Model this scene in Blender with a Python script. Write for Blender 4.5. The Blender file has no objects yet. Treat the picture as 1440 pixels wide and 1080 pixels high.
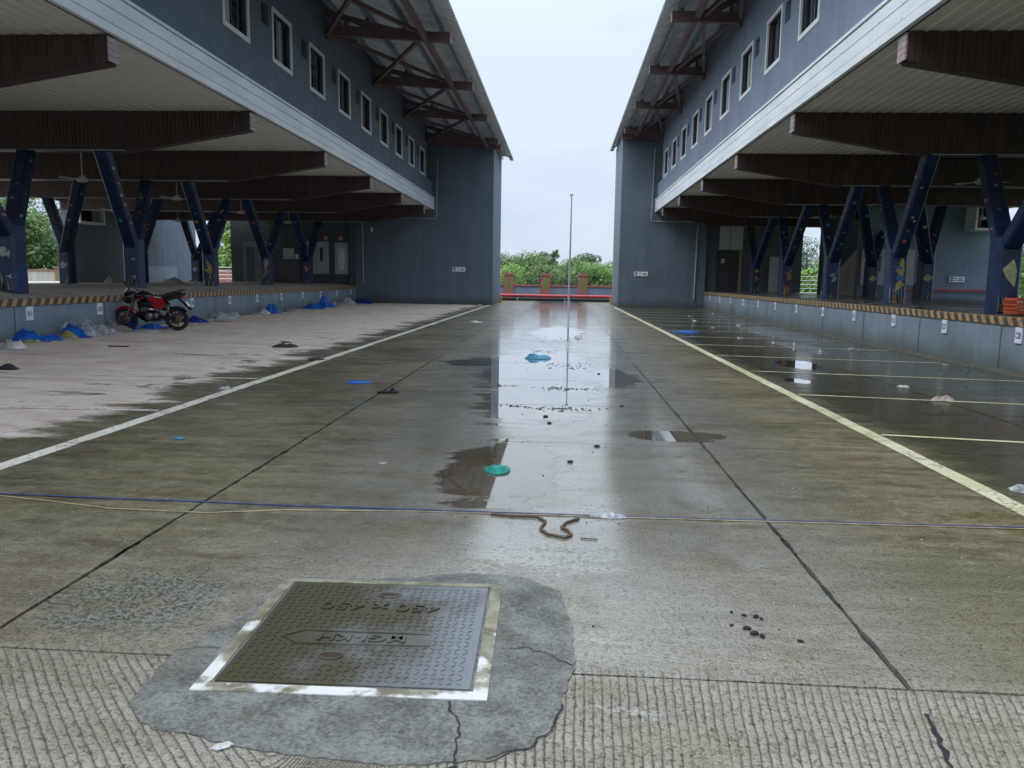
import bpy, math, random
from mathutils import Vector, Matrix, noise as mnoise
R = math.radians
random.seed(7)
SC = bpy.context.scene
COL = SC.collection

# ---------------------------------------------------------------- camera, sky, sun, exposure
cd = bpy.data.cameras.new('camera'); cam = bpy.data.objects.new('camera', cd); COL.objects.link(cam)
cd.sensor_width = 36.0; cd.lens = 36.0 * 1095 / 1440; cd.clip_start = 0.05; cd.clip_end = 3000
X = Vector((0.9978227, 0.0237339, -0.0615345)); Y = Vector((0.0641390, -0.1318916, 0.9891869)); Z = Vector((0.0153614, -0.9909800, -0.1331267))
# rows: world axes in image axes (x right, y down, z into the picture)
right = Vector((X[0], Y[0], Z[0])); down = Vector((X[1], Y[1], Z[1])); fwd = Vector((X[2], Y[2], Z[2]))
m = Matrix((right, -down, -fwd)).transposed().to_4x4(); m.translation = Vector((0, 0, 1.5))
cam.matrix_world = m
SC.camera = cam
SUN_DIR = Vector((-.62, -.18, .95)).normalized()
SUN_EL, SUN_ROT = math.asin(SUN_DIR.z), math.atan2(SUN_DIR.x, SUN_DIR.y)
w = bpy.data.worlds.new('World'); SC.world = w; w.use_nodes = True
nt = w.node_tree; nt.nodes.clear()
wo = nt.nodes.new('ShaderNodeOutputWorld'); bg = nt.nodes.new('ShaderNodeBackground')
sky = nt.nodes.new('ShaderNodeTexSky'); sky.sky_type = 'NISHITA'; sky.sun_disc = False
sky.sun_elevation = SUN_EL; sky.sun_rotation = SUN_ROT; sky.air_density = 1.2; sky.dust_density = 3
tc = nt.nodes.new('ShaderNodeTexCoord'); mp = nt.nodes.new('ShaderNodeMapping'); mp.inputs['Scale'].default_value = (1, 1, 2.2)
nz = nt.nodes.new('ShaderNodeTexNoise'); nz.inputs['Scale'].default_value = 1.7; nz.inputs['Detail'].default_value = 5; nz.inputs['Roughness'].default_value = .55
cr = nt.nodes.new('ShaderNodeValToRGB')
cr.color_ramp.elements[0].position = .36; cr.color_ramp.elements[0].color = (5.4, 6.9, 9.0, 1)
cr.color_ramp.elements[1].position = .62; cr.color_ramp.elements[1].color = (7.7, 8.7, 9.8, 1)
mx = nt.nodes.new('ShaderNodeMix'); mx.data_type = 'RGBA'; mx.inputs['Factor'].default_value = .90
nt.links.new(tc.outputs['Generated'], mp.inputs['Vector']); nt.links.new(mp.outputs[0], nz.inputs['Vector'])
nt.links.new(nz.outputs['Fac'], cr.inputs['Fac'])
nt.links.new(sky.outputs[0], mx.inputs[6]); nt.links.new(cr.outputs[0], mx.inputs[7])
# an overcast sky is brighter overhead than at the horizon
sp = nt.nodes.new('ShaderNodeSeparateXYZ'); nt.links.new(tc.outputs['Generated'], sp.inputs[0])
mr = nt.nodes.new('ShaderNodeMapRange'); mr.interpolation_type = 'SMOOTHSTEP'
for i_, v_ in ((1, .22), (2, .95), (3, 1.0), (4, 3.5)): mr.inputs[i_].default_value = v_
nt.links.new(sp.outputs[2], mr.inputs[0])
ml = nt.nodes.new('ShaderNodeVectorMath'); ml.operation = 'SCALE'
nt.links.new(mx.outputs[2], ml.inputs[0]); nt.links.new(mr.outputs[0], ml.inputs['Scale'])
nt.links.new(ml.outputs[0], bg.inputs['Color']); bg.inputs['Strength'].default_value = .062
nt.links.new(bg.outputs[0], wo.inputs['Surface'])
sl = bpy.data.lights.new('sun', 'SUN'); sl.energy = 1.5; sl.angle = R(60); sl.color = (1, .97, .93)
so = bpy.data.objects.new('sun', sl); COL.objects.link(so); so.location = (0, 0, 40)
so.rotation_euler = SUN_DIR.to_track_quat('Z', 'Y').to_euler()
vs = SC.view_settings; vs.view_transform = 'Standard'; vs.look = 'None'; vs.exposure = 0.78; vs.gamma = 1; vs.use_curve_mapping = False

# ---------------------------------------------------------------- helpers
class MB:
    """collects geometry, then links it as ONE mesh object"""
    def __init__(s): s.v = []; s.f = []; s.mi = []; s.sm = []
    def add(s, vs, fs, mi=0, smooth=False):
        o = len(s.v); s.v += [tuple(p) for p in vs]
        for f in fs: s.f.append(tuple(i + o for i in f)); s.mi.append(mi); s.sm.append(smooth)
        return s
    def box(s, x0, x1, y0, y1, z0, z1, mi=0):
        if x0 > x1: x0, x1 = x1, x0
        if y0 > y1: y0, y1 = y1, y0
        if z0 > z1: z0, z1 = z1, z0
        v = [(x0,y0,z0),(x1,y0,z0),(x1,y1,z0),(x0,y1,z0),(x0,y0,z1),(x1,y0,z1),(x1,y1,z1),(x0,y1,z1)]
        return s.add(v, [(0,3,2,1),(4,5,6,7),(0,1,5,4),(1,2,6,5),(2,3,7,6),(3,0,4,7)], mi)
    def prism(s, pts, axis, a, b, mi=0):
        """extrude a closed outline along x, y or z"""
        def mk(p, t):
            if axis == 'x': return (t, p[0], p[1])
            if axis == 'y': return (p[0], t, p[1])
            return (p[0], p[1], t)
        n = len(pts); v = [mk(p, a) for p in pts] + [mk(p, b) for p in pts]
        fs = [tuple(range(n)), tuple(range(2*n-1, n-1, -1))] + [(i, i+n, (i+1) % n + n, (i+1) % n) for i in range(n)]
        ar = sum(pts[i][0]*pts[(i+1) % n][1] - pts[(i+1) % n][0]*pts[i][1] for i in range(n))
        flip = (ar > 0) == (b > a)
        if axis == 'y': flip = not flip
        if not flip: fs = [tuple(reversed(f)) for f in fs]
        return s.add(v, fs, mi)
    def bar(s, p, q, wd, ht, mi=0, up=(0, 0, 1)):
        p = Vector(p); q = Vector(q); d = (q-p).normalized(); sd = d.cross(Vector(up))
        if sd.length < 1e-4: sd = d.cross(Vector((1, 0, 0)))
        sd.normalize(); u = sd.cross(d)
        v = []
        for c in (p, q):
            for a, b in ((-1, -1), (1, -1), (1, 1), (-1, 1)): v.append(c + sd*a*wd/2 + u*b*ht/2)
        return s.add(v, [(0,1,2,3),(7,6,5,4),(0,4,5,1),(1,5,6,2),(2,6,7,3),(3,7,4,0)], mi)
    def tube(s, pts, r, n=8, mi=0, caps=True, closed=False):
        pts = [Vector(p) for p in pts]; k = len(pts); rs = r if isinstance(r, (list, tuple)) else [r]*k
        v = []; prev = None
        for i, p in enumerate(pts):
            a = pts[i-1] if (i > 0 or closed) else p; b = pts[(i+1) % k] if (i < k-1 or closed) else p
            d = (b-a).normalized()
            if prev is None:
                u = d.cross(Vector((0, 0, 1)));
                if u.length < .05: u = d.cross(Vector((1, 0, 0)))
            else:
                u = prev - d*prev.dot(d)
            u.normalize(); prev = u; t = d.cross(u)
            for j in range(n):
                an = 2*math.pi*j/n; v.append(p + (u*math.cos(an) + t*math.sin(an))*rs[i])
        fs = []
        for i in range(k if closed else k-1):
            i2 = (i+1) % k
            for j in range(n): fs.append((i*n+j, i*n+(j+1) % n, i2*n+(j+1) % n, i2*n+j))
        s.add(v, fs, mi, True)
        if caps and not closed: s.add(v[:n], [tuple(range(n-1, -1, -1))], mi); s.add(v[-n:], [tuple(range(n))], mi)
        return s
    def lathe(s, prof, c, axis='z', n=24, mi=0):
        """prof = [(radius, height)]"""
        v = []
        for r, h in prof:
            for j in range(n):
                an = 2*math.pi*j/n; a, b = r*math.cos(an), r*math.sin(an)
                v.append((c[0]+a, c[1]+b, c[2]+h) if axis == 'z' else ((c[0]+a, c[1]+h, c[2]+b) if axis == 'y' else (c[0]+h, c[1]+a, c[2]+b)))
        fs = [(i*n+j, i*n+(j+1) % n, (i+1)*n+(j+1) % n, (i+1)*n+j) for i in range(len(prof)-1) for j in range(n)]
        return s.add(v, fs, mi, True)
    def loft(s, secs, n=14, mi=0, pw=2.4):
        """secs = [(x, y, z, half_width_y, half_height_z)]: rounded body along x"""
        v = []
        for (x, y, z, a, b) in secs:
            for j in range(n):
                t = 2*math.pi*j/n; c_, s_ = math.cos(t), math.sin(t)
                v.append((x, y + a*math.copysign(abs(c_)**(2/pw), c_), z + b*math.copysign(abs(s_)**(2/pw), s_)))
        k = len(secs)
        fs = [(i*n+j, i*n+(j+1) % n, (i+1)*n+(j+1) % n, (i+1)*n+j) for i in range(k-1) for j in range(n)]
        s.add(v, fs, mi, True)
        s.add(v[:n], [tuple(range(n))], mi); s.add(v[-n:], [tuple(range(n-1, -1, -1))], mi)
        return s
    def mesh(s, name, mats):
        me = bpy.data.meshes.new(name); me.from_pydata(s.v, [], s.f)
        for mt in (mats if isinstance(mats, (list, tuple)) else [mats]): me.materials.append(mt)
        me.polygons.foreach_set('material_index', s.mi); me.polygons.foreach_set('use_smooth', s.sm)
        me.update(); return me
    def build(s, name, mats, parent=None, loc=None, kind=None, label=None):
        o = bpy.data.objects.new(name, s.mesh(name, mats)); COL.objects.link(o)
        if loc: o.location = loc
        if parent: o.parent = parent
        if kind: o['kind'] = kind
        if label: o['label'] = label
        return o

def tag(o, label=None, cat=None, group=None, kind=None):
    if label: o['label'] = label
    if cat: o['category'] = cat
    if group: o['group'] = group
    if kind: o['kind'] = kind
    return o
def empty(name, loc=(0, 0, 0), rz=0):
    o = bpy.data.objects.new(name, None); COL.objects.link(o); o.location = loc; o.rotation_euler = (0, 0, rz); o.empty_display_size = .1
    return o
def inst(name, me, parent=None, loc=(0, 0, 0), rot=(0, 0, 0), scale=(1, 1, 1)):
    o = bpy.data.objects.new(name, me); COL.objects.link(o); o.location = loc; o.rotation_euler = rot; o.scale = scale
    if parent: o.parent = parent
    return o
def copy_tree(o, parent=None):
    c = o.copy(); COL.objects.link(c)
    if parent: c.parent = parent
    for ch in list(o.children): copy_tree(ch, c)
    return c
def text_mesh(body, size, extr=.002, bold=0.0, sx=1.0):
    cu = bpy.data.curves.new('lettering', 'FONT'); cu.body = body; cu.size = size; cu.extrude = extr; cu.offset = bold
    cu.align_x = 'CENTER'; cu.align_y = 'CENTER'; cu.resolution_u = 3
    o = bpy.data.objects.new('lettering', cu); COL.objects.link(o)
    dg = bpy.context.evaluated_depsgraph_get(); me = bpy.data.meshes.new_from_object(o.evaluated_get(dg))
    bpy.data.objects.remove(o)
    if sx != 1: me.transform(Matrix.Diagonal((sx, 1, 1, 1)))
    return me

# ---------------------------------------------------------------- materials
class N:
    """small expression layer over shader nodes"""
    def __init__(s, name):
        s.m = bpy.data.materials.new(name); s.m.use_nodes = True; s.t = s.m.node_tree; s.t.nodes.clear()
        s.out = s.t.nodes.new('ShaderNodeOutputMaterial'); s.b = s.t.nodes.new('ShaderNodeBsdfPrincipled')
        s.t.links.new(s.b.outputs[0], s.out.inputs[0])
    def put(s, sock, v):
        if isinstance(v, bpy.types.NodeSocket): s.t.links.new(v, sock)
        elif isinstance(v, (tuple, list)): sock.default_value = tuple(v) + ((1,) if len(v) == 3 and sock.type == 'RGBA' else ())
        else: sock.default_value = v
    def f(s, op, a, b=0, c=None, clamp=False):
        n = s.t.nodes.new('ShaderNodeMath'); n.operation = op; n.use_clamp = clamp
        s.put(n.inputs[0], a); s.put(n.inputs[1], b)
        if c is not None: s.put(n.inputs[2], c)
        return n.outputs[0]
    def pos(s):
        return s.t.nodes.new('ShaderNodeNewGeometry').outputs['Position']
    def obj(s):
        return s.t.nodes.new('ShaderNodeTexCoord').outputs['Object']
    def xyz(s, v):
        n = s.t.nodes.new('ShaderNodeSeparateXYZ'); s.put(n.inputs[0], v); return n.outputs[0], n.outputs[1], n.outputs[2]
    def comb(s, x, y, z):
        n = s.t.nodes.new('ShaderNodeCombineXYZ'); s.put(n.inputs[0], x); s.put(n.inputs[1], y); s.put(n.inputs[2], z); return n.outputs[0]
    def noise(s, v, scale, detail=4, rough=.55, sc=None, dist=0):
        if sc:
            mp = s.t.nodes.new('ShaderNodeMapping'); mp.inputs['Scale'].default_value = sc; s.put(mp.inputs[0], v); v = mp.outputs[0]
        n = s.t.nodes.new('ShaderNodeTexNoise'); s.put(n.inputs['Vector'], v); n.inputs['Scale'].default_value = scale
        n.inputs['Detail'].default_value = detail; n.inputs['Roughness'].default_value = rough; n.inputs['Distortion'].default_value = dist
        return n.outputs['Fac']
    def voro(s, v, scale):
        n = s.t.nodes.new('ShaderNodeTexVoronoi'); s.put(n.inputs['Vector'], v); n.inputs['Scale'].default_value = scale; return n.outputs['Distance']
    def step(s, v, a, b):
        n = s.t.nodes.new('ShaderNodeMapRange'); n.interpolation_type = 'SMOOTHSTEP'
        s.put(n.inputs[0], v); s.put(n.inputs[1], a); s.put(n.inputs[2], b); return n.outputs[0]
    def mix(s, fac, a, b):
        n = s.t.nodes.new('ShaderNodeMix'); n.data_type = 'RGBA'; s.put(n.inputs[0], fac); s.put(n.inputs[6], a); s.put(n.inputs[7], b); return n.outputs[2]
    def mixf(s, fac, a, b):
        n = s.t.nodes.new('ShaderNodeMix'); n.data_type = 'FLOAT'; s.put(n.inputs[0], fac); s.put(n.inputs[2], a); s.put(n.inputs[3], b); return n.outputs[0]
    def bump(s, h, dist, strength=1.0, normal=None):
        n = s.t.nodes.new('ShaderNodeBump'); s.put(n.inputs['Height'], h); s.put(n.inputs['Distance'], dist); s.put(n.inputs['Strength'], strength)
        if normal is not None: s.put(n.inputs['Normal'], normal)
        return n.outputs[0]
    def set(s, **k):
        names = dict(col='Base Color', rough='Roughness', metal='Metallic', ior='IOR', normal='Normal', alpha='Alpha', trans='Transmission Weight', coat='Coat Weight', coatr='Coat Roughness', coatn='Coat Normal', coati='Coat IOR', sub='Subsurface Weight')
        for a, v in k.items(): s.put(s.b.inputs[names[a]], v)
        return s.m

def worn(name, col, rough=.6, var=.18, scale=1.5, metal=0, streak=0, bumpd=0, bsc=60, col2=None, coat=0):
    n = N(name); p = n.obj()
    a = n.noise(p, scale, 5, .6); b = n.noise(p, scale*14, 3, .6)
    k = n.f('ADD', n.f('MULTIPLY', a, .7), n.f('MULTIPLY', b, .3))
    if streak:
        k = n.f('ADD', n.f('MULTIPLY', k, 1-streak), n.f('MULTIPLY', n.noise(p, 3, 4, .6, sc=(1.6, 1.6, .12)), streak))
    k = n.step(k, .3, .7)
    lo = tuple(c*(1-var) for c in col); hi = col2 if col2 else tuple(min(1, c*(1+var)) for c in col)
    n.set(col=n.mix(k, lo, hi), rough=n.mixf(k, min(1, rough+.08), max(0.02, rough-.08)), metal=metal)
    if coat: n.set(coat=coat)
    if bumpd: n.set(normal=n.bump(n.noise(p, bsc, 4, .6), bumpd))
    return n.m

M = {}
# render on walls: blue grey paint over plaster, rain streaks and pale scuffs, darker damp foot
def wall_mat(name, col):
    n = N(name); p = n.pos(); x, y, z = n.xyz(p)
    a = n.noise(p, .7, 5, .6); st = n.noise(p, 2.2, 5, .65, sc=(1.4, 1.4, .10)); c = n.noise(p, 9, 4, .6)
    k = n.f('ADD', n.f('ADD', n.f('MULTIPLY', a, .45), n.f('MULTIPLY', st, .4)), n.f('MULTIPLY', c, .15))
    k = n.step(k, .34, .66)
    base = n.mix(k, tuple(v*.82 for v in col), tuple(v*1.14 for v in col))
    damp = n.f('SUBTRACT', 1, n.step(n.f('ADD', z, n.f('MULTIPLY', n.noise(p, 1.3, 4, .6), -.7)), -.35, .25))
    base = n.mix(n.f('MULTIPLY', damp, .65), base, (.055, .065, .045))
    chip = n.step(n.noise(p, 5, 3, .5, sc=(1, 1, .25)), .74, .77)
    base = n.mix(n.f('MULTIPLY', chip, .25), base, (.42, .45, .46))
    h = n.f('ADD', n.f('MULTIPLY', n.noise(p, 40, 4, .6), .5), n.f('MULTIPLY', c, .5))
    return n.set(col=base, rough=.72, normal=n.bump(h, .004, .6))
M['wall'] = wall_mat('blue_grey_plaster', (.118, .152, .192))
M['wall_pale_lit'] = wall_mat('blue_grey_pale_lit', (.175, .222, .290))  # paler wall copy; on the right shed its colour carries light from the left
M['dark_wall'] = wall_mat('dark_plaster', (.085, .102, .12))
M['platform_face'] = wall_mat('platform_paint', (.20, .25, .30))
M['white_frame'] = worn('white_frame', (.72, .74, .76), .45, .08, 3, streak=.4)
n = N('fascia_sheet'); p = n.pos(); x, y, z = n.xyz(p)
k = n.step(n.noise(p, 1.1, 5, .6, sc=(1, .5, 2)), .35, .68)
rib = n.f('SINE', n.f('MULTIPLY', z, 2*math.pi/.028))
M['fascia'] = n.set(col=n.mix(k, (.66, .71, .76), (.80, .83, .86)), rough=.38, normal=n.bump(rib, .0012, .6))
M['soffit'] = worn('soffit_strip', (.62, .605, .56), .5, .12, .5)
M['soffit_bead'] = worn('soffit_bead', (.74, .72, .67), .45, .08, 2)  # same stuff as the strips, paled for the light the beads catch
n = N('maroon_board'); p = n.pos()
k = n.step(n.noise(p, 3.2, 5, .6, sc=(2.6, 2.6, .35)), .32, .68)
M['board'] = n.set(col=n.mix(k, (.034, .019, .019), (.066, .033, .030)), rough=.42, normal=n.bump(n.noise(p, 30, 3, .6, sc=(2.6, 2.6, .1)), .0015, .5))
M['board_cap'] = worn('beam_cap_slat', (.33, .25, .25), .5, .15, 6)
M['steel_red'] = worn('red_oxide_steel', (.130, .076, .082), .5, .2, 2.0)
M['purlin'] = worn('galvanised_purlin', (.28, .33, .42), .42, .2, 2.0, metal=.3)
M['roof_under'] = worn('roof_sheet_underside', (.64, .68, .72), .55, .2, 1.6, streak=.3)
M['bolt'] = worn('dark_bolt', (.05, .05, .055), .5)
M['roof_top'] = worn('roof_sheet_top', (.17, .18, .19), .5, .2, 2)
n = N('column_paint'); p = n.pos()
k = n.step(n.noise(p, 2.6, 6, .65), .3, .72); lines = n.step(n.noise(p, 7, 3, .5, sc=(1, 1, 3.2), dist=.5), .60, .66)
cc = n.mix(k, (.004, .014, .050), (.010, .040, .135)); cc = n.mix(n.f('MULTIPLY', lines, .22), cc, (.04, .08, .15))
M['column'] = n.set(col=cc, rough=.38, normal=n.bump(n.noise(p, 25, 4, .6), .003, .4))
for nm, c in dict(fish_yellow=(.42, .32, .08), fish_orange=(.34, .10, .04), fish_white=(.40, .42, .38), fish_cyan=(.12, .30, .40), fish_olive=(.42, .46, .24), fish_pink=(.50, .22, .20), fish_brown=(.30, .14, .06), weed=(.09, .13, .05), fish_blue=(.05, .14, .36)).items():
    M[nm] = worn(nm, c, .4, .3, 9)
M['floor'] = None
M['glass'] = N('dark_glass').set(col=(.012, .016, .022), rough=.06, ior=1.5)
M['curtain'] = worn('curtain_cloth', (.30, .33, .36), .8, .3, 8, streak=.9)
M['frame_dark'] = worn('dark_aluminium', (.05, .06, .075), .4)
M['door_grey'] = worn('grey_door_paint', (.42, .44, .45), .45, .12, 2, streak=.4)
M['door_dark'] = worn('dark_door', (.035, .032, .035), .35, .2, 2)
M['steel'] = worn('brushed_steel', (.46, .48, .50), .32, .15, 2, metal=.7)
M['sign_red'] = worn('red_sign', (.55, .035, .03), .4, .1)
M['sign_white'] = worn('white_sign', (.74, .76, .80), .4, .07, 4)
M['sign_blue'] = N('blue_lettering').set(col=(.02, .07, .36), rough=.4)
M['sign_dark'] = N('dark_lettering').set(col=(.035, .05, .085), rough=.4)
M['pipe'] = worn('grey_pipe', (.34, .38, .42), .45, .15, 3)
M['fan'] = worn('fan_enamel', (.50, .47, .44), .4, .15, 5)
M['pole'] = worn('galvanised_pole', (.33, .36, .38), .4, .15, 2, metal=.3)
M['red_pipe'] = worn('red_pipe_paint', (.38, .030, .035), .35, .2, 2)
M['copper'] = None
M['crate'] = worn('orange_crate', (.50, .085, .03), .5, .2, 5)
M['leaf_veg'] = worn('vegetable_leaf', (.10, .22, .04), .5, .4, 14)
M['carton'] = worn('brown_carton', (.30, .17, .09), .8, .2, 4)
M['rubble'] = worn('rubble', (.36, .33, .29), .85, .35, 12, bumpd=.01)
M['dirt'] = worn('wet_silt', (.085, .070, .050), .40, .5, 8, bumpd=.012, bsc=90)
M['black_stone'] = worn('black_stone', (.018, .019, .024), .5, .4, 20, bumpd=.004)
M['gutter'] = worn('damp_mortar', (.11, .11, .085), .6, .35, 5, bumpd=.006)
M['eye'] = worn('rusty_recess', (.05, .028, .02), .3, .4, 20)
M['sur'] = worn('grey_surround', (.16, .18, .20), .45, .2, 2)
M['rust'] = worn('rusty_rail', (.25, .21, .19), .6, .3, 3)
def plastic(name, col, tr=0.0, rough=.32):
    n = N(name); p = n.obj(); k = n.step(n.noise(p, 6, 4, .6), .3, .7)
    n.set(col=n.mix(k, tuple(c*.6 for c in col), col), rough=rough if not tr else .16, ior=1.4, normal=n.bump(n.noise(p, 22, 4, .6, dist=1.2), .02 if not tr else .009, .8))
    if tr: n.set(alpha=n.mixf(n.step(n.noise(p, 12, 4, .6, dist=1), .35, .65), 1-tr*1.4, 1-tr*.4))
    return n.m
M['bag_blue'] = plastic('blue_plastic', (.012, .14, .62)); M['bag_dkblue'] = plastic('dark_blue_plastic', (.01, .04, .30))
M['bag_sky'] = plastic('faded_blue_plastic', (.06, .30, .48))
M['bag_clear'] = plastic('clear_plastic', (.58, .62, .66), .5, .2); M['bag_white'] = plastic('white_plastic', (.62, .62, .62), .1)
M['bag_yellow'] = plastic('yellow_plastic', (.42, .38, .14), .1); M['bag_grey'] = plastic('grey_plastic', (.30, .31, .30), .15)
M['bag_pink'] = plastic('pinkish_plastic', (.60, .50, .46), .25)
M['cloth_black'] = worn('black_cloth', (.016, .016, .019), .7, .4, 12, bumpd=.01)
M['net'] = worn('green_net', (.02, .33, .27), .5, .3, 20)
M['rope_blue'] = worn('blue_rope', (.035, .06, .17), .6, .5, 9); M['rope_yellow'] = worn('yellow_rope', (.34, .27, .15), .6, .4, 9)
M['rope_dark'] = worn('dark_line', (.02, .02, .022), .6); M['rope_brown'] = worn('brown_rope', (.10, .065, .04), .7, .4, 30, bumpd=.004)

# ---- yard concrete: wet in the lanes, dry in the left bays, puddles where the slab dips
n = N('yard_concrete'); p = n.pos(); x, y, z = n.xyz(p)
nL = n.noise(p, .45, 5, .6); nM = n.noise(p, 1.6, 6, .62); nF = n.noise(p, 9, 5, .65); nH = n.noise(p, 34, 4, .6); nX = n.noise(p, 1.0, 5, .62, sc=(.55, 3.0, 1))
nS = n.noise(p, 2.0, 5, .6, sc=(.7, 3.6, 1)); speck = n.noise(p, 95, 3, .6)
# dry area
ddx = n.f('SUBTRACT', -5.25, x)
wob = n.f('ADD', n.f('MULTIPLY', n.f('SUBTRACT', n.noise(p, .8, 5, .6, sc=(.7, 1.6, 1)), .5), 2.6), n.f('MULTIPLY', n.f('SUBTRACT', nF, .5), .5))
dry = n.step(n.f('ADD', ddx, wob), -.55, -.05)
wetstreak = n.step(n.f('ADD', n.noise(p, .9, 5, .6, sc=(.22, 1.5, 1)), n.f('MULTIPLY', n.step(y, 12, 30), .03)), .63, .72)
dry = n.f('MULTIPLY', dry, n.f('SUBTRACT', 1, wetstreak))
dry = n.f('MULTIPLY', dry, n.f('SUBTRACT', 1, n.f('MULTIPLY', n.step(n.f('ADD', nM, n.f('MULTIPLY', n.step(n.f('ADD', x, 5.6), 0, -2.0), -.15)), .56, .64), .8)))
# puddles
def blob(cx, cy, rx, ry, amp=.5, nn=None, soft=.05):
    dx = n.f('DIVIDE', n.f('SUBTRACT', x, cx), rx); dy = n.f('DIVIDE', n.f('SUBTRACT', y, cy), ry)
    d = n.f('SQRT', n.f('ADD', n.f('MULTIPLY', dx, dx), n.f('MULTIPLY', dy, dy)))
    d = n.f('ADD', d, n.f('ADD', n.f('MULTIPLY', n.f('SUBTRACT', nX if nn is None else nn, .5), amp*1.8), n.f('ADD', n.f('MULTIPLY', n.f('SUBTRACT', nS, .5), .9), n.f('MULTIPLY', n.f('SUBTRACT', nF, .5), .35))))
    return n.f('SUBTRACT', 1, n.step(d, 1-soft, 1+soft))
pud = blob(-.45, 6.0, .44, 1.30, .55)
pud = n.f('MULTIPLY', pud, n.step(y, 4.955, 4.965))
for a in ((-.35, 13.2, .95, 4.4, .6), (-1.5, 14.0, .6, .7, .7), (-.30, 9.9, .75, 2.0, .7), (-.1, 22.5, .75, 3.2, .9), (.8, 12.2, .42, 1.2, .6), (1.15, 7.6, .50, .28, .5),
          (4.45, 14.8, .42, .9, .6), (5.6, 19.0, .5, 1.8, .7), (3.72, 12.3, .22, .30, .5), (6.6, 8.3, .9, 1.0, .7), (6.6, 24, .8, 3.5, .8)):
    pud = n.f('MAXIMUM', pud, blob(*a))
grain_level = n.f('SUBTRACT', 1, n.step(n.f('ADD', n.f('ABSOLUTE', n.f('ADD', x, .15)), n.f('MULTIPLY', n.f('SUBTRACT', nX, .5), 2.0)), .95, 2.7))
grain_level = n.f('MULTIPLY', grain_level, n.step(n.f('ADD', y, n.f('MULTIPLY', n.f('SUBTRACT', nM, .5), 1.5)), 3.1, 4.6))
grain_level = n.f('MAXIMUM', grain_level, n.f('MULTIPLY', n.step(nX, .50, .66), .62))
gn = n.f('ADD', n.f('ADD', n.f('MULTIPLY', n.noise(p, 46, 3, .6), .30), n.f('MULTIPLY', nH, .35)), n.f('MULTIPLY', nS, .35))
grain = n.f('MULTIPLY', n.step(n.f('ADD', gn, n.f('MULTIPLY', grain_level, .25)), .635, .675), n.step(grain_level, .02, .2))
islands = n.step(n.f('ADD', n.f('ADD', n.f('MULTIPLY', nX, .6), n.f('MULTIPLY', nF, .4)), n.f('MULTIPLY', nH, .2)), .71, .735)
pud = n.f('MULTIPLY', pud, n.f('SUBTRACT', 1, islands))
grain = n.f('MULTIPLY', n.f('MULTIPLY', grain, n.f('SUBTRACT', 1, dry)), n.mixf(n.step(y, 10, 30), .92, .80))
# colours
tone = n.step(n.f('ADD', n.f('ADD', n.f('MULTIPLY', nL, .40), n.f('MULTIPLY', nS, .35)), n.f('MULTIPLY', nF, .25)), .37, .62)
wet = n.mix(tone, (.060, .044, .016), (.215, .185, .110))
olive = n.step(n.noise(p, .75, 6, .65, sc=(1, 1.4, 1)), .50, .66)
ol_amt = n.f('MULTIPLY', olive, n.f('ADD', .35, n.f('MULTIPLY', n.step(x, .8, 2.6), .65)))
ol_amt = n.f('MULTIPLY', ol_amt, n.mixf(n.step(y, 3.2, 5), n.mixf(n.step(x, .6, 1.6), .25, 1.0), 1.0))
wet = n.mix(ol_amt, wet, (.070, .066, .012))
brn = n.step(n.noise(p, 1.3, 5, .6, sc=(.7, 1.6, 1)), .57, .70)
wet = n.mix(n.f('MULTIPLY', brn, .65), wet, (.105, .068, .040))
fine = n.step(n.noise(p, 5.5, 6, .72, sc=(1, 1.3, 1)), .53, .66)
wet = n.mix(n.f('MULTIPLY', fine, .42), wet, (.052, .043, .018))
fine2 = n.step(n.noise(p, 3.7, 6, .72, sc=(1.2, 1, 1)), .56, .70)
wet = n.mix(n.f('MULTIPLY', fine2, .35), wet, (.30, .27, .20))
blot = n.step(n.noise(p, 2.7, 6, .7, sc=(1, 1.2, 1)), .58, .72)
wet = n.mix(n.f('MULTIPLY', blot, .55), wet, (.045, .042, .020))
bay = n.step(n.f('ADD', x, n.f('MULTIPLY', n.f('SUBTRACT', nX, .5), .8)), 3.0, 3.6)
wet = n.mix(n.f('MULTIPLY', bay, .80), wet, n.mix(tone, (.012, .015, .005), (.042, .045, .017)))
moss = n.f('MULTIPLY', blob(2.1, 3.5, 1.0, .8, .7, None, .4), n.step(nF, .35, .6))
wet = n.mix(n.f('MULTIPLY', moss, .95), wet, (.050, .068, .008))
# middle strip paled in colour for its sky sheen, and pale front strip
pale = n.f('SUBTRACT', 1, n.step(n.f('ABSOLUTE', n.f('ADD', x, -.15)), .7, 2.2))
wet = n.mix(n.f('MULTIPLY', pale, n.f('MULTIPLY', n.step(nM, .30, .6), .70)), wet, (.27, .265, .24))
front = n.f('SUBTRACT', 1, n.step(n.f('ADD', y, n.f('MULTIPLY', n.f('SUBTRACT', nF, .5), .5)), 2.75, 2.95))
wet = n.mix(n.f('MULTIPLY', front, .75), wet, n.mix(n.step(nM, .35, .65), (.19, .18, .135), (.34, .33, .29)))
n2 = n.f('SUBTRACT', 1, n.step(n.f('ADD', y, n.f('MULTIPLY', n.f('SUBTRACT', nM, .5), 1.6)), 3.3, 4.9))
wet = n.mix(n.f('MULTIPLY', n2, .5), wet, n.mix(tone, (.19, .150, .100), (.32, .29, .235)))
wet = n.mix(n.f('MULTIPLY', n.step(speck, .57, .66), .38), wet, (.36, .34, .29))
wet = n.mix(n.f('MULTIPLY', n.step(n.f('SUBTRACT', 1, speck), .57, .68), .42), wet, (.03, .028, .018))
wet = n.mix(n.f('MULTIPLY', n.step(n.f('SUBTRACT', 1, nH), .60, .72), .30), wet, (.03, .028, .018))
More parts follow.
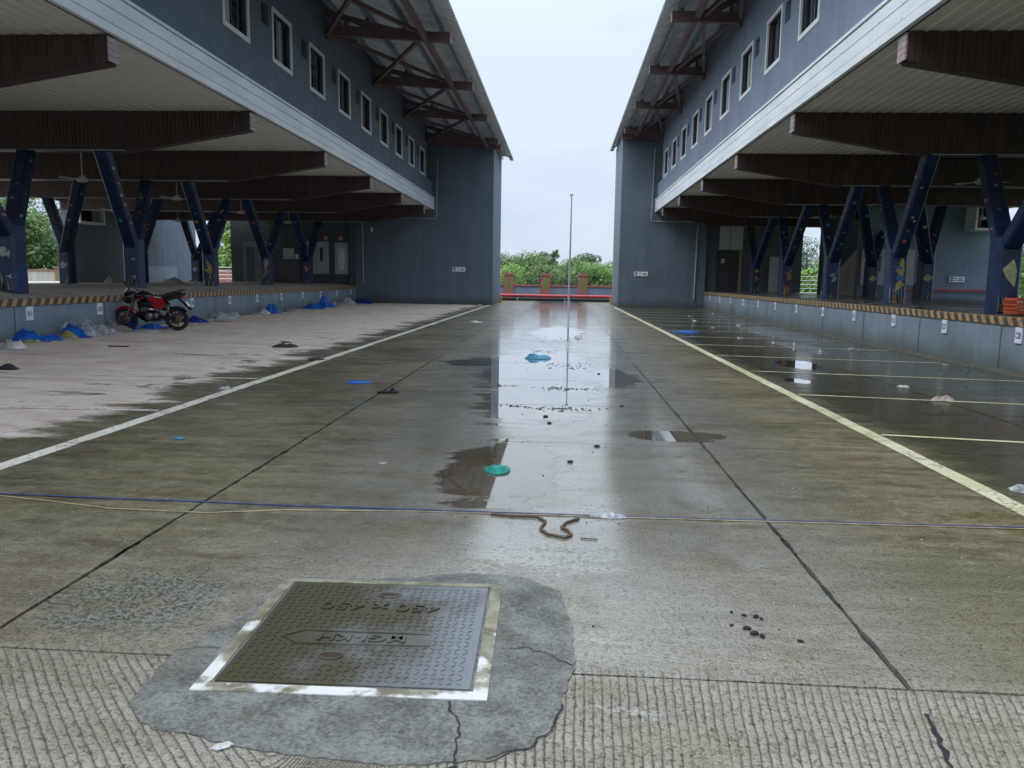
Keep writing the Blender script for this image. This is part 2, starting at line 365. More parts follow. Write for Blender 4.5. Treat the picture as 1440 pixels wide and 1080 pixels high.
dryc = n.mix(n.step(n.f('ADD', n.f('MULTIPLY', nM, .6), n.f('MULTIPLY', nS, .4)), .35, .65), (.52, .41, .335), (.70, .58, .50))
dryc = n.mix(n.f('MULTIPLY', n.step(n.noise(p, 1.9, 4, .6, sc=(.6, 1.8, 1)), .64, .72), .5), dryc, (.26, .12, .09))
dryc = n.mix(n.f('MULTIPLY', n.step(n.f('SUBTRACT', 1, nF), .60, .72), .35), dryc, (.20, .17, .15))
wet = n.mix(n.f('MULTIPLY', n.step(nF, .55, .75), .35), wet, (.30, .275, .21))
col = n.mix(dry, wet, dryc)
col = n.mix(n.f('MULTIPLY', pud, .75), col, (.085, .060, .036))
# roughness and relief
rw = n.mixf(bay, n.mixf(n.step(nM, .35, .7), .50, .30), n.mixf(n.step(nX, .4, .65), .22, .10))
rw = n.mixf(n.f('MULTIPLY', pale, .65), rw, .22); rw = n.mixf(front, rw, .5)
rg = n.mixf(dry, rw, .85); rg = n.mixf(pud, rg, .015)
groove = n.f('SINE', n.f('MULTIPLY', n.f('ADD', n.mixf(n.step(x, -.9, -.4), n.f('MULTIPLY', n.f('ADD', x, n.f('MULTIPLY', y, .9)), .75), n.f('MULTIPLY', x, n.f('SUBTRACT', 1, n.f('MULTIPLY', n.f('SUBTRACT', y, 2.8), .2)))), n.f('ADD', n.f('MULTIPLY', n.noise(p, 2.0, 3, .5), .03), n.f('MULTIPLY', n.noise(p, 14.0, 3, .5), .012))), 2*math.pi/.068))
groove = n.f('POWER', n.f('ABSOLUTE', groove), .6)
broom = n.noise(p, 16, 3, .7, sc=(.12, 3.4, 1))
gf = n.f('MULTIPLY', front, n.step(nM, .30, .48))
h = n.f('ADD', n.f('MULTIPLY', groove, n.f('MULTIPLY', n.f('MULTIPLY', gf, n.step(nF, .25, .6)), 2.4)), n.f('MULTIPLY', broom, .9))
h = n.f('ADD', h, n.f('MULTIPLY', nH, 1.0)); h = n.f('ADD', h, n.f('MULTIPLY', n.noise(p, 62, 2, .5), 1.1))
h = n.f('MULTIPLY', h, n.f('SUBTRACT', 1, n.f('MULTIPLY', pud, .995)))
film = n.f('SUBTRACT', 1, n.step(n.f('ADD', n.f('ABSOLUTE', n.f('ADD', x, .05)), n.f('MULTIPLY', n.f('SUBTRACT', nX, .5), 1.6)), 1.3, 2.7))
film = n.f('MAXIMUM', n.f('MULTIPLY', film, n.mixf(n.step(nM, .30, .50), .70, 1.0)), n.f('MULTIPLY', n.step(nX, .40, .60), .7))
film = n.f('MULTIPLY', film, n.f('SUBTRACT', 1, dry)); film = n.f('MULTIPLY', film, n.f('SUBTRACT', 1, front)); film = n.f('MAXIMUM', film, n.f('MULTIPLY', bay, .45))
film = n.f('MAXIMUM', n.f('MULTIPLY', film, n.mixf(n.step(y, 6, 18), .75, 1.0)), n.f('MAXIMUM', pud, grain))
fh = n.f('ADD', n.noise(p, 70, 3, .6), n.f('MULTIPLY', n.noise(p, 22, 3, .6, sc=(.5, 1.6, 1)), .6))
fh = n.f('MULTIPLY', fh, n.f('SUBTRACT', 1, n.f('MULTIPLY', n.f('MAXIMUM', pud, n.f('MULTIPLY', grain, .93)), .998)))
crust = n.f('MULTIPLY', blob(-1.92, 3.33, .40, .36, .9, nF, .35), n.step(n.noise(p, 5, 5, .7), .36, .56))
col = n.mix(n.f('MULTIPLY', crust, .8), col, n.mix(n.step(n.f('ADD', n.f('MULTIPLY', nH, .5), n.f('MULTIPLY', speck, .5)), .44, .56), (.05, .055, .025), (.22, .23, .20)))
h = n.f('ADD', h, n.f('MULTIPLY', crust, n.f('MULTIPLY', nH, 3.5)))
M_coat = dict(coat=film, coatr=n.mixf(n.f('MAXIMUM', pud, n.f('MULTIPLY', grain, .88)), n.mixf(bay, n.mixf(n.step(y, 12, 35), .10, .17), .05), .01), coati=2.0, coatn=n.bump(fh, n.mixf(bay, n.mixf(n.step(grain_level, .25, .8), .0075, .0030), .0006), 1.0))
col = n.mix(n.f('MULTIPLY', n.f('MULTIPLY', gf, n.f('SUBTRACT', 1, n.step(groove, .15, .75))), .62), col, (.055, .052, .035))
n.put(n.b.inputs['Specular IOR Level'], n.mixf(dry, .22, .35))
tex = n.f('ADD', n.f('MULTIPLY', speck, .5), n.f('MULTIPLY', nH, .5))
col = n.mix(n.f('MULTIPLY', n.f('SUBTRACT', 1, n.step(tex, .38, .52)), n.mixf(dry, .60, .18)), col, (.022, .019, .010))
M['yard'] = n.set(**M_coat, col=col, rough=rg, ior=1.5, normal=n.bump(h, n.mixf(n.step(y, 6, 30), .0046, .0018), .8))
M['tar'] = worn('joint_tar', (.016, .015, .014), .6, .3, 12, bumpd=.004)

# paint on the yard
def line_mat(name, c1, c2):
    n = N(name); p = n.pos(); a = n.noise(p, 3, 5, .65); b = n.noise(p, 26, 4, .6)
    k = n.step(n.f('ADD', n.f('MULTIPLY', a, .5), n.f('MULTIPLY', b, .5)), .50, .60)
    t = n.step(n.noise(p, 1.1, 4, .6), .35, .65)
    return n.set(col=n.mix(n.f('MULTIPLY', k, .75), n.mix(t, c1, c2), (.17, .15, .11)), rough=.42, normal=n.bump(b, .003, .6))
M['line_white'] = line_mat('cream_line_paint', (.72, .65, .53), (.82, .77, .67)); M['line_yellow'] = line_mat('yellowed_line_paint', (.50, .48, .28), (.64, .61, .44))
# hazard strip
n = N('hazard_stripes'); p = n.pos(); x, y, z = n.xyz(p)
ph = n.f('FRACT', n.f('ADD', n.f('DIVIDE', y, .30), n.f('MULTIPLY', z, -2.2)))
k = n.step(ph, .50, .54); k = n.f('SUBTRACT', k, n.step(ph, .96, 1.0))
wear = n.step(n.noise(p, 4, 5, .65), .52, .62)
c = n.mix(k, (.075, .065, .055), (.47, .29, .12)); c = n.mix(n.f('MULTIPLY', wear, .55), c, (.17, .13, .10))
M['hazard'] = n.set(col=c, rough=.5)
# platform floor, wet on the right hand side
def floor_mat(name, c1, c2, wetness):
    n = N(name); p = n.pos(); a = n.noise(p, .8, 5, .6, sc=(.5, 1.5, 1)); b = n.noise(p, 6, 5, .6)
    k = n.step(n.f('ADD', n.f('MULTIPLY', a, .6), n.f('MULTIPLY', b, .4)), .36, .64)
    wt = n.step(a, .42, .56)
    return n.set(col=n.mix(k, c1, c2), rough=n.mixf(n.f('MULTIPLY', wt, wetness), .7, .06), normal=n.bump(b, .004, .4))
M['floor_left'] = floor_mat('platform_floor_dusty', (.26, .23, .20), (.40, .36, .32), .25)
M['floor_right'] = floor_mat('platform_floor_wet', (.07, .07, .068), (.13, .13, .125), 1.0)
# manhole apron and lid
n = N('apron_mortar'); p = n.pos()
a = n.noise(p, 5, 6, .65); b = n.noise(p, 70, 4, .6)
c = n.mix(n.step(n.f('ADD', n.f('MULTIPLY', a, .5), n.f('MULTIPLY', b, .5)), .36, .64), (.060, .060, .052), (.205, .205, .188)); c = n.mix(n.f('MULTIPLY', n.step(n.noise(p, 2.2, 5, .6, sc=(3, .6, 1)), .5, .65), .35), c, (.10, .10, .085)); c = n.mix(n.f('MULTIPLY', n.step(n.noise(p, 3, 4, .6), .58, .68), .4), c, (.11, .105, .07))
M['apron'] = n.set(col=c, rough=.55, normal=n.bump(n.f('ADD', n.f('MULTIPLY', b, 1.6), n.f('MULTIPLY', a, 2)), .006, .9))
n = N('lid_rim_paint'); p = n.pos(); x, y, z = n.xyz(p)
k = n.step(n.f('ADD', n.f('ADD', n.noise(p, 6, 5, .6), n.f('MULTIPLY', n.f('SUBTRACT', 2.83, y), .26)), 0), .47, .60)
c = n.mix(n.step(n.noise(p, 9, 5, .6), .35, .65), (.12, .105, .06), (.25, .235, .17))
M['rim'] = n.set(col=n.mix(k, c, (.58, .57, .55)), rough=.55, normal=n.bump(n.noise(p, 60, 4, .6), .004, .6))
n = N('lid_plate'); p = n.pos(); x, y, z = n.xyz(p)
k = n.step(n.f('ADD', n.f('ADD', n.noise(p, 2.2, 5, .6), n.f('MULTIPLY', n.f('ADD', x, .75), .55)), n.f('MULTIPLY', n.noise(p, 20, 4, .6), .2)), .48, .86)  # greyer and paler to the right: the lid's shine put into colour
M['lid'] = n.set(col=n.mix(k, (.045, .036, .015), (.155, .165, .175)), rough=n.mixf(k, .5, .36), ior=1.5, metal=n.mixf(k, 0, .12), normal=n.bump(n.noise(p, 45, 4, .6), .003, .6))
# brick
n = N('red_brick'); p = n.pos(); t = n.t.nodes.new('ShaderNodeTexBrick'); mp = n.t.nodes.new('ShaderNodeMapping'); mp.inputs['Rotation'].default_value = (R(90), 0, 0)
n.put(mp.inputs[0], p); n.put(t.inputs['Vector'], mp.outputs[0]); t.inputs['Scale'].default_value = 4.5
t.inputs['Color1'].default_value = (.34, .10, .07, 1); t.inputs['Color2'].default_value = (.22, .065, .05, 1); t.inputs['Mortar'].default_value = (.34, .25, .21, 1)
M['brick'] = n.set(col=t.outputs['Color'], rough=.8, normal=n.bump(n.noise(p, 20), .01))
M['cream_wall'] = wall_mat('cream_wall', (.46, .42, .38))
M['grass'] = worn('scrub_ground', (.06, .085, .03), .9, .4, .3, bumpd=.1, bsc=3)
M['bark'] = worn('bark', (.10, .08, .06), .9, .3, 4)
def leaf(name, c1, c2):
    n = N(name); p = n.pos(); k = n.step(n.f('ADD', n.f('MULTIPLY', n.noise(p, .8, 3, .6), .5), n.f('MULTIPLY', n.noise(p, 7, 2, .6), .5)), .36, .64)
    n.set(col=n.mix(k, c1, c2), rough=.5); n.b.inputs['Specular IOR Level'].default_value = .3
    tl = n.t.nodes.new('ShaderNodeBsdfTranslucent'); n.put(tl.inputs[0], n.mix(k, c1, c2)); mxs = n.t.nodes.new('ShaderNodeMixShader'); mxs.inputs[0].default_value = .3
    n.t.links.new(n.b.outputs[0], mxs.inputs[1]); n.t.links.new(tl.outputs[0], mxs.inputs[2]); n.t.links.new(mxs.outputs[0], n.out.inputs[0])
    return n.m
M['leaf_bright'] = leaf('bright_leaves', (.11, .20, .04), (.25, .38, .10)); M['leaf_mid'] = leaf('mid_leaves', (.075, .14, .04), (.17, .26, .09)); M['leaf_dark'] = leaf('dark_leaves', (.07, .11, .06), (.13, .18, .10))  # leaf colours paled to stand in for distance haze
M['hill'] = worn('far_hill', (.13, .17, .15), .95, .2, .05)

# ---------------------------------------------------------------- ground and yard
EDGE_R = 8.1
def xe(y): return -10.9 - (y - 15)*.0395
def zg(x, y):
    if x > -4.35: return 0.0
    ze = max(0.0, min(.15, .12*(1 - (y-15)/30.4)))
    return ze*(-4.35 - x)/(-4.35 - xe(y))
tag(MB().add([(-900, -300, -.12), (900, -300, -.12), (900, 1500, -.12), (-900, 1500, -.12)], [(0, 1, 2, 3)]).build('ground', M['grass']), kind='structure')
yard = empty('concrete_yard'); tag(yard, 'wet concrete yard of large slabs between the two market sheds', 'yard', kind='structure')
tar = MB(); ys = [-6 + 2*i for i in range(33)]; xs = [-1.0, -.6, -.3, 0]
vv = []; 
for yy in ys:
    for xx in (xe(yy) - .3, -7.6, -4.35, 3.0, 13.0): vv.append((xx, yy, zg(xx, yy) - .022))
tar.add(vv, [(i*5+j, i*5+j+1, (i+1)*5+j+1, (i+1)*5+j) for i in range(len(ys)-1) for j in range(4)])
tar.build('joint_bed', M['tar'], yard)
JX = [None, -7.95, -4.30, -2.35, 1.335, 5.02, EDGE_R]
JY = [-4.0, -1.4, .6, 2.83, 4.89, 7.12, 9.32, 11.7, 14.05, 16.4, 18.8, 21.2, 23.6, 26.0, 28.4, 30.8, 33.2, 35.6, 38.0, 40.4, 42.8, 45.38]
def slab(x0, x1, y0, y1, gx, gy, jit):
    if jit: gx *= .9
    def side(a, b, k):
        out = []
        for i in range(k): t = i/k; out.append((a[0]+(b[0]-a[0])*t, a[1]+(b[1]-a[1])*t))
        return out
    xa0, xa1 = (xe(y0) if x0 is None else x0), x1
    xb0 = xe(y1) if x0 is None else x0
    g = gx/2; h = gy/2
    cs = [(xa0+g, y0+h), (x1-g, y0+h), (x1-g, y1-h), (xb0+g, y1-h)]
    kx = max(2, int((x1-xa0)/.30)) if jit else 1; ky = max(2, int((y1-y0)/.10)) if jit else 1
    ring = side(cs[0], cs[1], kx) + side(cs[1], cs[2], ky) + side(cs[2], cs[3], kx) + side(cs[3], cs[0], ky)
    if jit:
        rr = []
        for (a, b) in ring:
            q = mnoise.noise((a*9, b*9, 3.1)); q2 = mnoise.noise((a*31, b*31, 8.0)); q3 = mnoise.noise((a*9, b*9, 13.1))
            dx = (max(0, q)*.030 + abs(q2)*.016)*jit
            ddx = dx if abs(a-(x0 if x0 is not None else xa0)-g) < .004 else (-dx if abs(a-(x1-g)) < .004 else 0)
            dy = abs(q3)*.010*jit; ddy = dy if abs(b-(y0+h)) < .004 else (-dy if abs(b-(y1-h)) < .004 else 0)
            rr.append((a+ddx, b+ddy))
        ring = rr
    k = len(ring)
    mb = MB(); top = [(a, b, zg(a, b)) for a, b in ring]; bot = [(a, b, zg(a, b)-.03) for a, b in ring]
    mb.add(top, [tuple(range(k))]); mb.add(top+bot, [(i, i+k, (i+1) % k + k, (i+1) % k) for i in range(k)])
    mb.build('concrete_slab', M['yard'], yard)
for j in range(len(JY)-1):
    JX_ = JX if JY[j] > 2 else [None, -4.30, 5.02, EDGE_R]      # the front pour has no lane joints
    for i in range(len(JX_)-1):
        y0, y1 = JY[j], JY[j+1]; near = y0 < 12
        slab(JX_[i], JX_[i+1], y0, y1, .016 if near else .012, .010 if near else .008, (1.0 if near else 0))
# between the two end walls and beyond
for (x0, x1) in ((-4.05, -2.35), (-2.35, 1.335), (1.335, 3.2)):
    for (y0, y1) in ((45.39, 47.9), (47.9, 50.3), (50.3, 52.7), (52.7, 55.2)): slab(x0, x1, y0, y1, .012, .01, 0)
MB().box(-60, 60, 55.2, 60, -.1, -.01).build('verge_strip', M['dirt'], yard)
MB().box(-60, -4.06, 51.1, 55.2, -.1, -.014).box(3.21, 60, 51.1, 55.2, -.1, -.014).build('rear_apron', M['yard'], yard)

# painted lines (sheets 4 mm above the slabs)
def strip(name, a, b, wd, mat, seg=1.2, jag=.006):
    a = Vector(a); b = Vector(b); d = b-a; L = d.length; d.normalize(); s = Vector((-d.y, d.x)); k = max(1, int(L/seg))
    v = []
    for i in range(k+1):
        c = a + d*(L*i/k)
        for e in (-1, 1):
            q = c + s*(e*wd/2*(1 + random.uniform(-jag, jag)*8)); v.append((q.x, q.y, zg(q.x, q.y)+.004))
    mb = MB().add(v, [(2*i, 2*i+1, 2*i+3, 2*i+2) for i in range(k)])
    for f in range(len(mb.f)): pass
    o = mb.build(name, mat, yard); return o
strip('lane_line', (-4.33, -2), (-4.20, 45.2), .155, M['line_white'], .5)
strip('lane_line', (3.18, -2), (3.02, 45.2), .155, M['line_yellow'], .5)
for k in range(15):
    y = 8.23 + 2.8*k
    if y > 45: break
    strip('bay_line', (-4.42, y), (xe(y) + .45, y - .95), .075, M['line_white'])
for k in range(14):
    y = 7.95 + 2.8*k
    if y > 45: break
    strip('bay_line', (3.25, y), (EDGE_R-.55, y - .68), .075, M['line_yellow'])
    if k == 0: strip('bay_line', (3.25, y-2.8), (EDGE_R-.6, y - 3.45), .075, M['line_yellow'])
# kerb edging between bays and platform on the right (rough mortar band)
mb = MB()
for i in range(60):
    y = 2 + i*.72; mb.box(EDGE_R-.42+random.uniform(-.03, .03), EDGE_R-.01, y, y+.70, -.01, .006+random.uniform(0, .008))
mb.build('gutter_edging', M['gutter'], yard, kind='stuff')

# ---------------------------------------------------------------- market sheds
BY = [7.22 + 5.88*k for k in range(7)]          # beam positions: 7.2 13.1 19.0 24.9 30.7 36.6 42.5
def octo(cx, cy, r, ch=.13):
    c = r*(1-ch*2)
    return [(cx-r, cy-c), (cx-c, cy-r), (cx+c, cy-r), (cx+r, cy-c), (cx+r, cy+c), (cx+c, cy+r), (cx-c, cy+r), (cx-r, cy+c)]
def fish(kind, L):
    """outline of a small painted fish, nose at -x"""
    if kind == 0: return [(-.5, 0), (-.3, .14), (0, .2), (.22, .10), (.33, .04), (.5, .2), (.46, 0), (.5, -.2), (.33, -.04), (.22, -.10), (0, -.2), (-.3, -.14)]
    if kind == 1: return [(-.5, .02), (-.32, .2), (-.05, .42), (.15, .30), (.28, .08), (.5, .25), (.42, 0), (.5, -.22), (.28, -.08), (.05, -.30), (-.2, -.22)]
    return [(-.5, 0), (-.2, .30), (.15, .34), (.3, .12), (.5, .42), (.5, -.30), (.3, -.08), (.1, -.28), (-.2, -.26)]
FM = ['fish_white', 'fish_olive', 'fish_yellow', 'fish_pink', 'fish_orange', 'fish_cyan']

class Shed: pass
def shed(side):
    L = side == 'L'; s = -1 if L else 1
    xf = -7.46 if L else 5.13                    # fascia plane
    root = empty('market_shed')
    tag(root, ('left hand' if L else 'right hand') + ' blue grey market shed with ' + ('dry platform and motorcycle before it' if L else 'wet dark bays before it'), 'building')
    def x(d): return xf + s*d
    YE = 45.38; Y0 = -6.0
    # --- canopy: unseen slab added to keep light out, soffit strips, fascia planks
    dback = 16.6 if L else 14.0
    MB().box(x(.10), x(dback), Y0, YE, 5.47, 5.70).build('light_stop_slab', M['dark_wall'], root)
    wst = .245; k = int((dback-.12)/wst)
    me = MB(); a0, a1 = sorted((0, s*(wst-.012)))
    me.box(a0, a1, Y0, YE, 5.392, 5.42); b0, b1 = sorted((s*(wst-.028), s*(wst+.004))); me.box(b0, b1, Y0, YE, 5.372, 5.3915, 1)
    me = me.mesh('soffit_strip', [M['soffit'], M['soffit_bead']])
    for i in range(k): inst('soffit_strip', me, root, (x(.12 + i*wst), 0, random.uniform(-.001, .001)))
    for (z0, z1, pr) in ((5.395, 5.535, .014), (5.552, 5.775, .008), (5.792, 6.005, .008), (6.022, 6.080, .035)):
        MB().box(x(-pr), x(.07), Y0, YE-.01, z0, z1).build('fascia_plank', M['fascia'], root)
    MB().box(x(.072), x(.10), Y0, YE, 5.39, 6.05).build('fascia_backing', M['bolt'], root)
    sc = MB()
    for i in range(60):
        yy = 4 + i*.9
        for zz in (5.56, 5.79, 6.0): sc.box(x(-.012), x(-.006), yy-.007, yy+.007, zz+.008, zz+.022)
    sc.build('fascia_screw', M['bolt'], root, kind='stuff')
    # --- beams with vertical maroon boards
    def zb(d): return 4.96 - .51*min(1, d/3.1)
    dend = dback-.1
    for bi, by in enumerate(BY):
        bm = MB(); T = .15
        bm.prism([(x(.10), 5.37), (x(.10), 4.985), (x(3.1), 4.475), (x(dend), 4.475), (x(dend), 5.37)], 'y', by-T+.02, by+T-.02)
        b = bm.build('roof_beam', M['board'], root)
        cl = MB(); wb = .10; kk = int((dend-.12)/wb)
        for i in range(kk):
            d0 = .12+i*wb; d1 = d0+wb-.007; pr = random.uniform(0, .003)
            for (ya, yb_) in ((by-T-pr, by-T+.018), (by+T-.018, by+T+pr)):
                cl.prism([(x(d0), zb(d0)), (x(d1), zb(d1)), (x(d1), 5.375), (x(d0), 5.375)], 'y', ya, yb_)
            # underside lining, boards laid across
            cl.prism([(x(d0), zb(d0)-.004), (x(d1), zb(d1)-.004), (x(d1), zb(d1)+.016), (x(d0), zb(d0)+.016)], 'y', by-T+.02, by+T-.02)
        cl.build('board_cladding', M['board'], b, kind='stuff')
        # lighter capping slats on the free end
        for j in range(4):
            z0 = 4.965 + j*.101
            MB().box(x(.095), x(.065), by-T+.004, by+T-.004, z0, z0+.092).build('end_slat', M['board_cap'], b)
        # thin cable tray along the bottom edge
        MB().box(x(3.2), x(dend-.2), by-T-.020, by-T-.006, 4.452, 4.472).build('cable_conduit', M['pipe'], b)
    # --- outer edge beam along the back
    eb = MB().box(x(dback-.05), x(dback+.25), Y0, YE, 4.90, 5.46).build('edge_beam', M['board'], root)
    cl = MB()
    for i in range(int(51/.12)):
        y0 = Y0+i*.12; cl.box(x(dback-.05), x(dback-.068), y0, y0+.108, 4.895, 5.365)
    cl.build('board_cladding', M['board'], eb, kind='stuff')
    # --- Y columns, painted
    if L:
        row1 = [(-11.7, 16.04, -10.9, -13.25), (-12.3, 21.92, -11.34, -13.39), (-12.75, 27.8, -12.08, -13.31), (-12.91, 33.68, -12.56, -13.26), (-13.04, 39.56, -12.68, -13.35)]
        row2 = [(-18.0, 21.92, -15.7, -20.6), (-18.15, 27.8, -15.65, -20.72), (-18.58, 33.68, -16.19, -20.8), (-18.86, 39.56, -16.4, -20.9)]; zf = 1.10
    else:
        row1 = [(8.65, 16.04, 8.2, 9.59), (9.0, 21.92, 8.38, 9.63), (9.25, 27.8, 8.9, 9.74), (9.36, 33.68, 9.24, 9.84), (9.5, 39.56, 9.47, 9.8)]
        row2 = [(12.4, 27.8, 10.6, 14.09), (12.76, 33.5, 11.16, 14.4)]; zf = 1.0
    for ri, row in enumerate((row1, row2)):
        for ci, (cx, cy, nx_, fx_) in enumerate(row):
            rr = .225; ar = .168; zj = 2.46
            mb = MB(); mb.prism(octo(cx, cy, rr), 'z', zf-.06, zj)
            o2 = (nx_-cx, fx_-cx)
            col = mb.build('column', M['column'], root)
            for (oy, ox) in ((-2.94, o2[0]), (2.94, o2[1])):
                b_ = [(px_, py_, 2.22) for px_, py_ in octo(cx, cy + .055*math.copysign(1, oy), ar)]
                t_ = [(px_, py_, 4.46) for px_, py_ in octo(cx+ox, cy+oy*.99, ar)]
                nn = 8
                am = MB().add(b_+t_, [tuple(reversed(range(nn))), tuple(range(nn, 2*nn))] + [(i, (i+1) % nn, (i+1) % nn+nn, i+nn) for i in range(nn)])
                arm = am.build('column_arm', M['column'], col)
                # small fish painted on the arm's two visible faces
                for f in range(7 if ri == 0 else 5):
                    t = .14 + f*(.80/(7 if ri == 0 else 5)) + random.uniform(-.06, .06); fx = cx + ox*t; fy = cy + .055*math.copysign(1, oy)*(1-t) + oy*.99*t; fz = 2.22 + 2.24*t
                    if fz < zj+.05: continue
                    face = random.random() < .5; Lf = random.uniform(.07, .15); fo = fish(random.choice((0, 1, 2)), 1); fl = random.choice((-1, 1))
                    jx = random.uniform(-.05, .05); fm_ = MB(); r9 = ar+.003
                    slope = (oy*.99 - .055*math.copysign(1, oy))/2.24; slx = ox/2.24
                    if face:   # on the face toward the camera
                        v = [(fx+jx + u*Lf*fl + slx*w_*Lf, fy - r9 + slope*w_*Lf, fz + w_*Lf) for u, w_ in fo]
                        v2 = [(a, b+.006, c) for a, b, c in v]
                    else:      # on the face toward the lane
                        v = [(fx - s*r9 + slx*w_*Lf, fy+jx + u*Lf*fl + slope*w_*Lf, fz + w_*Lf) for u, w_ in fo]
                        v2 = [(a+s*.006, b, c) for a, b, c in v]
                    q = len(v); fm_.add(v+v2, [tuple(range(q)), tuple(reversed(range(q, 2*q)))] + [(i, i+q, (i+1) % q+q, (i+1) % q) for i in range(q)])
                    # sub-sub parts are not allowed: hang the prints on the column
                    fm_.build('painted_fish', M[FM[min(5, int(random.random()**1.3*6))]], col)
            # big motif on the shaft plus weeds at the foot
            yfc = cy - rr - .004
            big = (L, ri, ci)
            if L and ri == 0:
                key = {0: ('fish_white', 1, .32, 1.9, -20), 1: (None,), 2: ('fish_yellow', 0, .80, 1.75, -60), 3: ('fish_white', 0, 1.0, 1.85, 75), 4: ('fish_pink', 1, .42, 1.85, 0)}[ci]
            elif L: key = ('fish_white', 1, .36, 1.75, 10)
            elif ri == 0:
                key = {0: ('fish_olive', 'ray', .60, 1.75, 0), 1: ('fish_yellow', 'tang', .62, 1.82, 0), 2: ('fish_cyan', 2, .46, 1.72, 25), 3: ('fish_brown', 1, .62, 1.80, 50), 4: ('fish_orange', 1, .4, 1.70, 0)}[ci]
            else: key = ('fish_olive', 1, .34, 1.75, 5)
            def paint(mat, pts, z, dxx=0, yo=0.0, rot=0, sc_=1):
                ca, sa = math.cos(R(rot)), math.sin(R(rot))
                lim = rr*.98
                po = [(max(cx-lim*.99, min(cx+lim*.99, cx+dxx+(u*ca-v_*sa)*sc_)), z+(u*sa+v_*ca)*sc_) for u, v_ in pts]
                # wrap round the chamfer: push points beyond the flat face back
                fl = rr*.74
                def yy_(a): d = abs(a-cx)-fl; return yfc - yo + (max(0, d)*1.0)
                q = len(po); v = [(a, yy_(a), b) for a, b in po]; v2 = [(a, b+.004, c) for a, b, c in v]
                # fan from the centre so the sheet can bend
                cxm = sum(a for a, b in po)/q; czm = sum(b for a, b in po)/q
                v = v + [(cxm, yy_(cxm), czm)]
                MB().add(v, [(i, (i+1) % q, q) for i in range(q)]).build('painted_fish', M[mat], col)
            if key[0]:
                mt, shp, sz, zc, rot = key
                if shp == 'ray':
                    paint('fish_olive', [(-.5, .15), (-.2, .45), (.1, .5), (.35, .38), (.42, .05), (.30, -.35), (.1, -.52), (-.1, -.40), (-.35, -.12)], zc, .14, .002, 0, sz)
                    paint('sign_dark', [(.0, .0), (.05, .03), (.06, -.03)], zc-.1, .12, .005, 0, 1); paint('sign_dark', [(.0, .0), (.05, .03), (.06, -.03)], zc-.1, .22, .005, 0, 1)
                    paint('fish_yellow', [(-.06, 0), (-.04, .17), (0, .03), (.02, .2), (.05, .02), (.07, .15), (.08, 0)], 1.05, -.02, .002, 0, 1)
                elif shp == 'tang':
                    paint('fish_yellow', [(-.1, .1), (.05, .62), (.3, .60), (.42, .3), (.2, .05)], zc+.02, 0, .001, 0, sz)
                    paint('fish_yellow', [(-.45, -.75), (-.1, -.78), (.25, -.5), (.1, -.3), (-.3, -.35)], zc, 0, .001, 0, sz)
                    paint('fish_blue', [(-.42, .05), (-.2, .32), (.15, .30), (.42, .0), (.25, -.30), (-.1, -.32)], zc, 0, .004, 0, sz)
                    paint('fish_yellow', [(-.2, .12), (.0, .2), (.3, .0), (.1, -.12)], zc, 0, .007, 0, sz)
                    for q_ in range(6): paint('fish_white', [(-.006, -.2), (.006, -.2), (.006, .2), (-.006, .2)], 1.25+.02*(q_ % 2), -.2+q_*.075, .002, 0, 1)
                    for q_ in (-.12, 0, .12): paint('fish_orange', [(-.06, 0), (-.03, .07), (.03, .07), (.06, 0), (0, -.05)], 1.06, q_, .002, 0, 1)
                else:
                    paint(mt, fish(shp, 1), zc, 0, .002, rot, sz)
                    if (L, ri, ci) == (True, 0, 3): paint('fish_orange', [(-.45, 0), (-.3, .16), (-.08, .2), (0, 0), (-.08, -.2), (-.3, -.15)], zc, 0, .005, 75, sz); paint('fish_pink', [(.25, .05), (.5, .22), (.46, 0), (.5, -.22), (.25, -.05)], zc, 0, .005, 75, sz)
                    if (L, ri, ci) == (False, 0, 3): paint('fish_orange', [(-.2, .2), (.1, .1), (.15, -.15), (-.05, -.1), (-.2, -.3), (-.25, 0)], 1.28, .02, .002, 0, .8)
                    if (L, ri, ci) == (False, 0, 4): paint('fish_yellow', fish(0, 1), 2.1, 0, .002, 0, .4)
            if L and ri == 0 and ci in (0, 1):
                for zz in (1.42, 1.92, 2.38): paint('fish_white', [(-.5, .02), (.2, -.02), (.42, .10), (.36, -.03), (.44, -.14), (.2, -.07), (-.5, -.03)], zz, -.02, .002, 0, .42)
            for q_ in range(9 if ri == 0 else 5):
                a = random.uniform(-.2, .2); hgt = random.uniform(.12, .38); bend = random.uniform(-.05, .05)
                paint(random.choice(['weed', 'weed', 'fish_olive', 'fish_brown', 'fish_orange']), [(-.012, 0), (.012, 0), (.010+bend, hgt*.6), (bend*1.5, hgt), (-.010+bend, hgt*.6)], zf+.02, a, .003, 0, 1)
    # --- upper storey wall with windows and small vents cut out
    xw = xf + s*.10; zt = 9.9 if L else 10.15; ylo, yhi = 3.0, 43.55
    wins = [11.65 + 2.97*k for k in range(-2, 11)]
    cuts = []
    for yw in wins:
        cuts.append((yw-.07, yw+1.38, 6.96, 8.30, 'w')); cuts.append((yw-.78, yw-.30, 7.72, 8.22, 'v'))
    cuts.sort()
    wall = MB(); th = .24; cur = ylo
    for (a, b, z0, z1, t) in cuts:
        if a < ylo: continue
        wall.box(xw, xw+s*th, cur, a, 6.04, zt); wall.box(xw, xw+s*th, a, b, 6.04, z0); wall.box(xw, xw+s*th, a, b, z1, zt); cur = b
    wall.box(xw, xw+s*th, cur, yhi, 6.04, zt); wall.box(xw, xw+s*th, yhi, YE, 6.04, 6.98)
    upper = wall.build('upper_wall', M['wall_pale_lit'] if not L else M['wall'], root)  # right wall coloured paler for the light it catches
